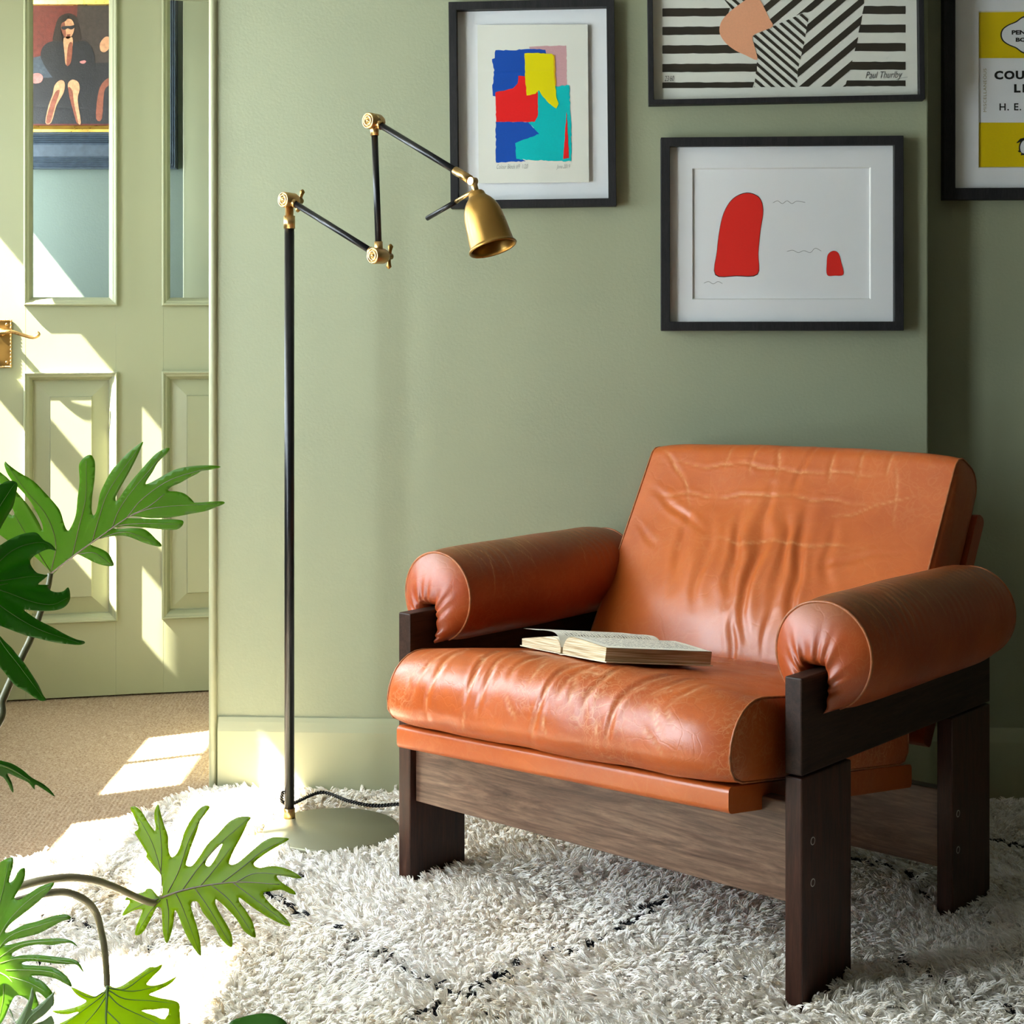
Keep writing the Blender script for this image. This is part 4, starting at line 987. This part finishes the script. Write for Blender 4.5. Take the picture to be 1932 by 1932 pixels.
text_part(pr, 'H. E. BATES', tb4((897, 942, 1421, 1004)), -0.0096, 1, 0.018, spacing=1.15)
text_part(pr, 'MISCELLANEOUS', tb4((750, 625, 778, 1020)), -0.0096, 3, 0.0, rot=1, spacing=1.1)
body = smooth_closed([(1120, 1255), (1175, 1235), (1225, 1275), (1245, 1340), (1220, 1395), (1165, 1408), (1110, 1400), (1075, 1370), (1080, 1310)], 4)
ngon(pr, L4(body), -0.0096, 1)
ngon(pr, L4(smooth_closed([(1125, 1275), (1160, 1265), (1185, 1310), (1178, 1370), (1140, 1398), (1098, 1390), (1085, 1345), (1098, 1300)], 4)), -0.0099, 2)
ngon(pr, L4([(1120, 1255), (1085, 1265), (1050, 1302), (1058, 1305), (1100, 1288), (1135, 1275)]), -0.0099, 1)
ngon(pr, L4([(1095, 1395), (1130, 1398), (1140, 1412), (1090, 1416)]), -0.0099, 1); ngon(pr, L4([(1075, 1370), (1062, 1378), (1080, 1390), (1095, 1388)]), -0.0099, 1)
ngon(pr, L4(smooth_closed([(1165, 1240), (1180, 1205), (1215, 1205), (1260, 1218), (1225, 1230), (1220, 1260)], 3)), -0.0097, 1)
pr.build('print', mats, r4)

# painting on the hall wall seen through the door glass
hp = lambda px, py, d=0.03: on_plane(px, py, Vector((0, HALL_Y - d, 0)), Vector((0, -1, 0)))
pl, prr, ptp, pbt = hp(-75, 0).x, hp(332, 0).x, hp(0, -75).z, hp(0, 318).z
pcx, pcz = (pl + prr) / 2, (ptp + pbt) / 2
pnt = empty('framed_painting', 'painting of a seated figure in a blue grey and gold frame behind the door glass', 'picture', (pcx, HALL_Y, pcz))
hw_, hh_ = (prr - pl) / 2, (ptp - pbt) / 2; fw = 0.112
rid = [(0.0, 0.0), (0.0, 0.028)]
for k in range(6): rid += [(0.003 + k*0.006, 0.032 - 0.001*k), (0.0065 + k*0.006, 0.0275 - 0.001*k)]
rid += [(0.040, 0.022), (0.072, 0.020)]
for k in range(5): rid += [(0.076 + k*0.006, 0.027), (0.0795 + k*0.006, 0.022)]
rid += [(0.110, 0.020)]
MB().ring(-hw_, hw_, -hh_, hh_, rid).build('frame', M['bluegrey'], pnt)
MB().ring(-hw_ + .110, hw_ - .110, -hh_ + .110, hh_ - .110, [(0.0, 0.0), (0.0, 0.024), (0.008, 0.026), (0.019, 0.018), (0.022, 0.010)]).build('gilt_slip', M['gold'], pnt)
cvx, cvz = hw_ - 0.13, hh_ - 0.13
pc = lambda n, c: plain('paint ' + n, c, 0.45, noise_amt=0.25, nscale=90, bump_amt=0.25, bscale=300)
pmats = [pc('maroon', (0.16, 0.030, 0.020)), pc('dark', (0.022, 0.020, 0.022)), pc('skin', (0.62, 0.30, 0.15)), pc('slate', (0.06, 0.075, 0.095)), pc('shade skin', (0.26, 0.075, 0.040)), pc('hair', (0.030, 0.018, 0.013)), pc('umber', (0.055, 0.038, 0.030)), pc('pink', (0.55, 0.20, 0.18))]
pt = MB().box((-cvx, -0.010, -cvz), (cvx, -0.004, cvz))
def q5(x, y): p = hp(x * 0.24845, y * 0.24845, 0.011); return (p.x - pcx, p.z - pcz)
def pp5(P, mi, k, sm=True): ngon(pt, [q5(*p) for p in (smooth_closed(P, 3) if sm else P)], -0.0102 - 0.0003*k, mi)
xl, xr = -cvx + pcx, cvx + pcx
pp5([(590, 28), (1010, 28), (1010, 930), (600, 930), (560, 500)], 6, 1, False)
pp5([(-60, 440), (240, 440), (330, 420), (400, 470), (420, 930), (-60, 930)], 3, 2, False)
pp5([(640, 480), (1010, 470), (1010, 930), (600, 930)], 1, 2, False)
pp5([(200, 590), (1010, 590), (1010, 940), (200, 940)], 1, 2.4, False)
pp5([(400, 320), (420, 200), (450, 130), (520, 100), (580, 130), (600, 200), (615, 300), (560, 330), (460, 330)], 5, 3)
pp5([(340, 340), (430, 310), (520, 330), (640, 310), (700, 370), (720, 470), (660, 520), (620, 610), (480, 610), (410, 600), (310, 440)], 1, 4)
pp5([(462, 170), (500, 145), (545, 150), (565, 200), (555, 255), (530, 290), (500, 290), (470, 240)], 2, 5)
pp5([(462, 175), (490, 160), (500, 285), (470, 240)], 4, 6)
pp5([(468, 205), (500, 198), (545, 196), (568, 190), (562, 215), (540, 225), (515, 216), (495, 226), (472, 222)], 1, 7); pp5([(505, 264), (535, 262), (528, 274), (512, 275)], 0, 7)
pp5([(470, 120), (520, 118), (500, 160), (468, 180), (462, 240), (475, 300), (440, 310), (430, 200)], 5, 8)
pp5([(485, 290), (550, 285), (548, 380), (530, 480), (500, 490), (490, 400)], 2, 5); pp5([(520, 340), (550, 330), (545, 440), (530, 490), (505, 490)], 4, 6)
pp5([(415, 650), (455, 610), (490, 625), (485, 700), (430, 800), (390, 930), (345, 930), (370, 800), (400, 720)], 2, 5); pp5([(420, 700), (455, 690), (420, 800), (385, 925), (350, 925), (380, 800)], 4, 6)
pp5([(515, 640), (550, 605), (595, 625), (605, 680), (590, 760), (615, 930), (590, 930), (560, 800), (530, 720)], 2, 5); pp5([(520, 660), (550, 690), (565, 800), (592, 925), (580, 925), (545, 800), (525, 720)], 4, 6)
pp5([(760, 330), (800, 280), (840, 290), (840, 350), (800, 395), (765, 385)], 2, 5)
pp5([(730, 900), (740, 740), (770, 640), (830, 590), (830, 640), (790, 700), (775, 900)], 4, 3)
pp5([(605, 470), (640, 458), (655, 470), (630, 485)], 7, 6); pp5([(240, 570), (290, 555), (325, 580), (310, 625), (250, 630)], 7, 3)
pt.build('canvas', pmats, pnt)

# ------------------------------------------------------------------ plant
PX, PY = -1.02, 2.06
plant = empty('potted_plant', 'split leaf houseplant with deeply lobed green leaves and long bent stems by the rug', 'plant', (PX, PY, 0.0))
MB().lathe([(0.012, 0.0), (0.012, 0.12), (0.25, 0.155), (0.25, 0.168), (0.285, 0.17), (0.285, 0.150), (0.24, 0.145), (0.23, 0.0)], (PX, PY, 0), (0, 0, 1), 40).build('pot', M['terracotta'], plant, True)
MB().lathe([(0.255, 0.0), (0.252, 0.08), (0.248, 0.147)], (PX, PY, 0), (0, 0, 1), 30).build('soil', M['soil'], plant, True)
PRESS.append((PX, PY, 0.125))
CROWN = Vector((PX, PY, 0.26))

def seg_dist(x, y, segs):
    best = 1e9
    for (ax, ay), (bx, by) in segs:
        dx, dy = bx-ax, by-ay; t = max(0, min(1, ((x-ax)*dx + (y-ay)*dy) / (dx*dx + dy*dy + 1e-9))); d = math.hypot(x-ax-t*dx, y-ay-t*dy)
        if d < best: best = d
    return best

def leaf(outline, conv, veins, Yf, mat, vmat, holes=(), stem=None, stem_r=(0.004, 0.004), fold=0.00022, vein_r=0.0016, step=9.0, smat='stem'):
    O = smooth_closed([conv(*p) for p in outline], 3)
    VS = [[conv(*p) for p in v] for v in veins]; VS = [[tuple(q) for q in smooth_open(v, 5)] for v in VS]
    segs = [s for v in VS for s in zip(v[:-1], v[1:])]
    Hs = [[conv(*p) for p in h] for h in holes]; Hs = [smooth_closed(h, 2) for h in Hs]
    xs = [p[0] for p in O]; ysx = [p[1] for p in O]
    gx, gy = np.meshgrid(np.arange(min(xs), max(xs), step), np.arange(min(ysx), max(ysx), step * .9)); gx[1::2] += step / 2
    k = inside(O, gx.ravel(), gy.ravel())
    for h in Hs: k &= ~inside(h, gx.ravel(), gy.ravel())
    pts = [Vector(p) for p in O]; edges = [(i, (i+1) % len(O)) for i in range(len(O))]
    for h in Hs:
        b = len(pts); pts += [Vector(p) for p in h]; edges += [(b+i, b+(i+1) % len(h)) for i in range(len(h))]
    pts += [Vector((a, b)) for a, b in zip(gx.ravel()[k], gy.ravel()[k])]
    v, e, f, *_ = delaunay_2d_cdt(pts, edges, [], 1, 1e-4)
    if Hs:
        cen = np.array([np.mean([v[i][:] for i in t], axis=0) for t in f]); bad = np.zeros(len(f), bool)
        for h in Hs: bad |= inside(h, cen[:, 0], cen[:, 1])
        f = [t for t, b in zip(f, bad) if not b]
    cx_, cy_ = np.mean(xs), np.mean(ysx)
    def P3(x, y, lift=0.0):
        d = min(seg_dist(x, y, segs), 40) if segs else 0
        return at(x, y, Yf(x - cx_, y - cy_) + fold * d * 1.0 + lift)
    m = MB(); m.add([P3(p.x, p.y) for p in v], [tuple(t) for t in f])
    o = m.build('leaf', mat, plant, True)
    sd = o.modifiers.new('thick', 'SOLIDIFY'); sd.thickness = 0.0007; sd.offset = 0
    if VS:
        vm = MB()
        for i, vv in enumerate(VS):
            q = [P3(x, y, -0.0004) for x, y in vv]; n = len(q); r0 = vein_r if i == 0 else vein_r * 0.42
            vm.tube(q, [r0 * (1 - 0.75 * k_ / (n-1)) for k_ in range(n)], 6)
        vm.build('leaf_veins', vmat, o)
        o.children[0].matrix_parent_inverse = Matrix.Identity(4)
    if stem:
        pp = [at(x, y, yy) for x, y, yy in stem]; sp_ = smooth_open([tuple(p) for p in pp] + [tuple(CROWN.lerp(pp[-1], 0.5) - Vector((0, 0, 0.02))), tuple(CROWN - Vector((0, 0, .02)))], 8); n = len(sp_)
        so_ = MB().tube(sp_, [stem_r[0] + (stem_r[1] - stem_r[0]) * k_ / (n-1) for k_ in range(n)], 10).build('leaf_stem', M[smat], o, False)
    return o
cA = lambda x, y: (x * 0.24845, 820 + y * 0.24845)
cB = lambda x, y: (x * 0.15524, 1050 + y * 0.15524)
cF = lambda x, y: (220 + x * 0.19669, 1480 + y * 0.19669)
cG = lambda x, y: (x * 0.18116, 1600 + y * 0.18116)
cE = lambda x, y: (x * 0.35308, 1250 + y * 0.35308)

LA = [(375,1035),(265,925),(150,860),(0,760),(-90,660),(-150,480),(-100,470),(-20,570),(60,600),(95,615),(110,598),(95,560),(60,480),(20,400),(-30,300),(-60,230),(0,285),(70,345),(125,435),(215,540),(290,660),(318,722),(328,712),(310,650),(240,520),(170,430),(110,370),(60,300),(35,235),(40,205),(60,225),(140,285),(250,350),(340,440),(425,535),(460,590),(490,690),(512,728),(530,718),(560,660),(580,590),(590,480),(602,390),(605,330),(600,240),(615,200),(650,165),(690,155),(715,190),(722,240),(718,340),(700,470),(695,560),(700,600),(712,615),(730,590),(745,530),(760,450),(800,360),(850,270),(900,215),(960,150),(1030,90),(1085,55),(1075,90),(1040,170),(1000,250),(950,340),(910,410),(880,470),(880,505),(900,490),(940,430),(1000,350),(1060,280),(1130,200),(1190,140),(1250,108),(1287,103),(1270,140),(1200,210),(1160,280),(1120,340),(1105,375),(1130,370),(1180,345),(1250,305),(1330,265),(1420,245),(1520,235),(1620,235),(1675,246),(1600,265),(1530,275),(1500,295),(1430,330),(1370,365),(1310,390),(1277,418),(1290,430),(1340,432),(1400,448),(1450,488),(1474,520),(1472,560),(1464,575),(1464,540),(1430,495),(1390,470),(1340,470),(1305,490),(1320,505),(1400,515),(1500,517),(1600,510),(1690,508),(1702,524),(1640,550),(1560,580),(1450,600),(1300,628),(1150,634),(1050,622),(985,618),(960,634),(1040,636),(1200,642),(1330,645),(1390,655),(1385,690),(1340,720),(1250,720),(1100,705),(980,695),(890,700),(860,712),(900,718),(1000,710),(1080,715),(1130,740),(1180,790),(1222,830),(1220,850),(1160,840),(1080,815),(980,775),(900,766),(800,780),(735,797),(700,820),(690,838),(760,865),(820,900),(850,950),(862,995),(800,995),(720,970),(640,930),(590,908),(560,918),(430,1035),(395,1065)]
VA = [[(382,1060),(470,990),(600,890),(740,790),(900,675),(1000,610),(1130,545),(1250,450)], [(385,1050),(410,940),(425,850),(400,720),(330,580),(200,430),(60,240)], [(380,1040),(330,960),(200,760),(60,520)], [(550,915),(600,700),(650,480),(655,200)], [(700,815),(750,640),(830,420),(1060,90)], [(850,710),(900,580),(1000,430),(1260,125)], [(960,635),(1080,490),(1300,340),(1600,250)], [(1000,612),(1150,560),(1350,540),(1650,525)], [(900,690),(1050,675),(1350,680)], [(760,790),(950,740),(1180,820)], [(600,905),(720,900),(840,985)]]
leaf(LA, cA, VA, lambda x, y: 2.34 - 0.00022*x + 0.0004*y, M['leaf_mid'], M['vein_brown'],
     stem=[(95,1082,2.33),(90,1110,2.325),(78,1150,2.31),(60,1200,2.29),(41,1240,2.27),(20,1285,2.25),(4,1322,2.23),(-25,1390,2.2)], stem_r=(0.0040, 0.0066), smat='stem_dark')
LBf = [(-300,1000),(-160,700),(-120,420),(0,380),(40,358),(90,350),(125,365),(131,392),(120,450),(100,540),(60,610),(20,680),(0,720),(-60,860),(-80,900),(0,842),(80,792),(170,755),(250,742),(290,755),(330,800),(390,832),(425,882),(380,870),(330,880),(260,920),(230,955),(238,1000),(280,1050),(330,1062),(362,1068),(330,1098),(288,1135),(330,1140),(378,1142),(360,1152),(385,1185),(430,1198),(480,1190),(515,1160),(530,1195),(530,1250),(500,1300),(440,1330),(340,1340),(250,1335),(180,1330),(230,1370),(300,1415),(400,1465),(500,1520),(580,1555),(635,1568),(642,1585),(600,1597),(500,1590),(380,1570),(280,1545),(200,1525),(100,1490),(0,1450),(-60,1420),(-40,1490),(0,1530),(40,1575),(88,1620),(131,1676),(181,1732),(219,1788),(256,1845),(294,1907),(325,1976),(348,2007),(338,2021),(306,2021),(269,2001),(225,1970),(175,1938),(119,1907),(69,1851),(25,1795),(0,1767),(-100,1640),(-220,1400)]
VB = [[(-300,1080),(-100,1150),(60,1130)], [(-250,1050),(-60,1000),(80,890),(200,835),(330,820),(410,870)], [(-150,1110),(0,1110),(200,1080),(330,1075)], [(-120,1140),(60,1200),(250,1270),(400,1290),(510,1240)], [(-150,1180),(60,1340),(300,1480),(600,1580)], [(-200,1200),(0,1560),(150,1760),(320,1990)], [(-200,900),(-60,640),(60,450),(110,375)]]
leaf(LBf, cA, VB, lambda x, y: 2.02 + 0.0006*x - 0.00015*y, M['leaf_dark'], M['vein_green'], stem=[(-75,1105,1.99),(-120,1200,2.0),(-160,1400,2.03)], stem_r=(0.005, 0.008), fold=0.0004)
LE = [(-120,480),(0,522),(60,538),(120,573),(170,615),(230,648),(270,683),(292,716),(240,682),(190,652),(186,677),(174,668),(150,640),(90,612),(40,592),(62,640),(72,692),(58,680),(38,640),(0,602),(-100,590)]
leaf(LE, cE, [[(-100,530),(40,560),(160,630)]], lambda x, y: 2.1, M['leaf_dark'], M['vein_green'], stem=[(-35,1437,2.1),(-80,1430,2.08)], step=6.0)
LF = [(440,1020),(435,940),(425,870),(370,800),(300,715),(285,690),(290,655),(240,570),(190,490),(175,455),(210,430),(205,390),(170,310),(135,235),(150,212),(190,215),(240,260),(300,360),(350,430),(372,445),(378,400),(365,330),(365,260),(385,210),(402,197),(420,270),(455,390),(490,490),(495,560),(500,640),(520,690),(545,695),(580,660),(610,600),(630,530),(655,450),(720,330),(790,240),(840,205),(893,212),(860,270),(800,350),(770,450),(720,580),(685,690),(665,765),(690,785),(730,775),(790,700),(870,580),(970,480),(1040,400),(1110,340),(1200,308),(1285,315),(1260,360),(1200,490),(1120,640),(1080,740),(1085,765),(1120,770),(1180,740),(1250,680),(1330,610),(1420,540),(1500,508),(1590,510),(1652,520),(1620,550),(1530,600),(1420,670),(1340,730),(1315,760),(1330,785),(1380,800),(1440,790),(1520,785),(1620,805),(1700,840),(1760,880),(1775,900),(1720,900),(1640,885),(1560,872),(1535,880),(1560,920),(1620,965),(1690,1010),(1720,1055),(1660,1045),(1580,1010),(1480,1025),(1410,1035),(1420,1080),(1480,1150),(1560,1220),(1630,1290),(1668,1358),(1600,1345),(1520,1310),(1400,1240),(1280,1160),(1190,1090),(1170,1090),(1180,1130),(1240,1210),(1300,1310),(1325,1400),(1332,1468),(1280,1450),(1220,1400),(1150,1290),(1060,1190),(970,1110),(948,1105),(950,1150),(1000,1250),(1060,1350),(1105,1450),(1108,1555),(1060,1540),(990,1460),(930,1350),(830,1230),(790,1140),(750,1118),(720,1130),(712,1170),(740,1270),(775,1380),(800,1500),(810,1638),(770,1610),(700,1500),(640,1380),(595,1260),(570,1210),(555,1215),(548,1300),(530,1400),(485,1522),(450,1440),(440,1330),(435,1220),(420,1180),(385,1180),(350,1240),(300,1340),(240,1430),(178,1442),(200,1340),(245,1230),(235,1195),(150,1215),(68,1258),(65,1230),(125,1140),(120,1110),(82,1108),(110,1070),(200,1045),(265,1030),(290,1002),(330,1000),(360,1030),(405,1078),(430,1070)]
VF = [[(425,1088),(620,1020),(850,970),(1100,940),(1300,940),(1560,960)], [(430,1050),(425,850),(340,560),(200,300)], [(425,830),(430,600),(395,250)], [(490,1040),(600,820),(700,520),(860,230)], [(630,1015),(800,780),(1000,560),(1260,330)], [(800,980),(950,800),(1100,600)], [(1000,950),(1200,800),(1400,640),(1620,525)], [(1150,935),(1350,850),(1740,885)], [(1120,945),(1300,1080),(1640,1340)], [(910,965),(1100,1130),(1310,1440)], [(750,995),(880,1180),(1090,1530)], [(570,1050),(640,1200),(790,1600)], [(480,1100),(500,1250),(488,1480)], [(420,1110),(320,1220),(200,1420)], [(400,1100),(250,1150),(90,1230)]]
leaf(LF, cF, VF, lambda x, y: 2.16 - 0.00035*x - 0.0003*y, M['leaf_light'], M['vein_brown'], holes=[[(1015,567),(960,610),(880,700),(850,760),(870,785),(905,775),(960,690),(1000,610)]],
     stem=[(305,1694,2.19),(290,1703,2.18),(270,1698,2.17),(245,1687,2.16),(208,1671,2.14),(172,1660,2.12),(127,1656,2.1),(72,1663,2.08),(27,1676,2.07),(0,1688,2.06),(-60,1720,2.06)], stem_r=(0.0046, 0.0062), fold=0.00018)
LG = [(1118,1450),(1150,1440),(1200,1456),(1280,1430),(1400,1350),(1500,1280),(1560,1240),(1620,1242),(1688,1213),(1670,1260),(1600,1330),(1535,1400),(1532,1425),(1600,1435),(1700,1410),(1780,1370),(1835,1343),(1800,1390),(1740,1435),(1650,1480),(1570,1513),(1558,1530),(1600,1545),(1700,1570),(1800,1588),(1866,1620),(1872,1700),(1880,1833),(1870,1940),(1700,1960),(1500,2080),(1180,2250),(800,2080),(580,1960),(560,1890),(600,1840),(700,1790),(808,1722),(800,1708),(700,1732),(600,1722),(548,1697),(650,1688),(780,1660),(870,1622),(898,1590),(850,1562),(790,1520),(742,1448),(860,1500),(980,1545),(1050,1522),(1092,1480)]
VG = [[(1118,1440),(1112,1600),(1105,1833),(1140,2200)], [(1110,1480),(1040,1560),(880,1680),(640,1860)], [(1108,1540),(1000,1700),(820,1900)], [(1130,1460),(1300,1470),(1500,1330),(1640,1250)], [(1140,1460),(1400,1490),(1700,1425)], [(1130,1480),(1300,1570),(1560,1590),(1840,1620)], [(1125,1520),(1250,1640),(1500,1760),(1700,1860)], [(1118,1700),(1300,1880),(1480,2060)], [(1080,1500),(950,1560),(780,1490)]]
leaf(LG, cG, VG, lambda x, y: 2.05 - 0.0006*y, M['leaf_light'], M['vein_green'], holes=[[(1465,1692),(1600,1683),(1758,1675),(1715,1785),(1620,1750)]],
     stem=[(202,1862,2.07),(201,1835,2.08),(197,1790,2.09),(191,1758,2.1),(182,1725,2.1),(164,1701,2.09),(131,1685,2.08),(91,1685,2.06),(36,1699,2.05),(0,1715,2.04),(-60,1745,2.04)], stem_r=(0.0040, 0.0058), vein_r=0.0022)
LH = [(-60,200),(0,150),(70,112),(130,102),(130,200),(95,330),(105,357),(150,320),(200,230),(250,208),(264,250),(250,330),(200,430),(150,520),(200,540),(280,490),(420,400),(562,358),(520,440),(400,560),(250,680),(120,780),(52,862),(70,882),(130,862),(250,800),(400,760),(550,710),(650,690),(710,698),(737,737),(650,760),(540,820),(400,890),(250,930),(120,962),(45,1012),(120,1002),(250,970),(400,950),(600,940),(700,953),(760,978),(803,1024),(740,987),(650,992),(540,1010),(400,1002),(250,1030),(150,1080),(122,1115),(150,1130),(250,1115),(400,1113),(600,1133),(740,1153),(820,1193),(868,1286),(848,1268),(800,1217),(700,1210),(550,1200),(400,1180),(280,1180),(226,1200),(260,1217),(400,1225),(540,1240),(640,1290),(720,1370),(746,1445),(680,1412),(580,1360),(450,1330),(336,1328),(350,1347),(430,1380),(520,1470),(560,1550),(552,1645),(500,1590),(420,1510),(368,1498),(380,1560),(402,1652),(338,1684),(320,1620),(280,1570),(200,1533),(150,1550),(100,1640),(40,1780),(-50,1860),(-250,1700),(-300,1300),(-250,800),(-150,400)]
VH = [[(-250,1150),(-100,1250),(60,1330),(130,1400)], [(-120,1150),(60,800),(280,560),(520,390)], [(-100,1170),(100,920),(400,810),(700,715)], [(-60,1180),(200,1010),(500,970),(720,965)], [(0,1200),(200,1150),(500,1165),(800,1205)], [(60,1270),(300,1270),(560,1300),(720,1420)], [(100,1340),(300,1400),(480,1500)], [(-160,1000),(0,560),(90,150)], [(40,1420),(30,1600),(-20,1800)]]
leaf(LH, cG, VH, lambda x, y: 1.99 - 0.0005*x, M['leaf_mid'], M['vein_green'], stem=[(-40,1820,1.98),(-90,1790,2.0)], fold=0.0003)
LI = [(170,1850),(150,1790),(110,1722),(96,1676),(125,1718),(152,1800),(190,1780),(250,1680),(300,1580),(335,1448),(352,1540),(336,1640),(332,1690),(400,1640),(480,1570),(550,1510),(574,1486),(556,1560),(546,1640),(480,1720),(400,1780),(332,1836),(450,1800),(520,1750),(546,1762),(552,1860),(300,1980),(170,1980)]
leaf(LI, cG, [[(210,1960),(300,1780),(440,1650),(560,1510)], [(200,1900),(270,1720),(335,1500)]], lambda x, y: 1.92, M['leaf_silver'], M['vein_green'], stem=[(40,1960,1.93),(0,1965,1.95),(-60,1960,1.98)], step=6.0, vein_r=0.001)
LJ = [(430,1934),(455,1920),(495,1912),(522,1917),(545,1936),(560,1990),(520,2080),(440,2060),(415,1990)]
leaf(LJ, lambda x, y: (x, y), [[(300,2010),(440,1980),(530,1935)]], lambda x, y: 1.95 - 0.0006*y, M['leaf_dark'], M['vein_green'], stem=[(300,2010,1.95),(150,1990,1.95),(0,1960,1.98)])

# ------------------------------------------------------------------ rug pile (last: it parts round everything that stands on it)
pile(-1.25, 1.36, 2.34, 3.56, 0.0076, 8, 'rug_pile', 0.00095)
pile(-1.50, 1.36, 1.45, 2.34, 0.016, 6, 'rug_pile', 0.0020)
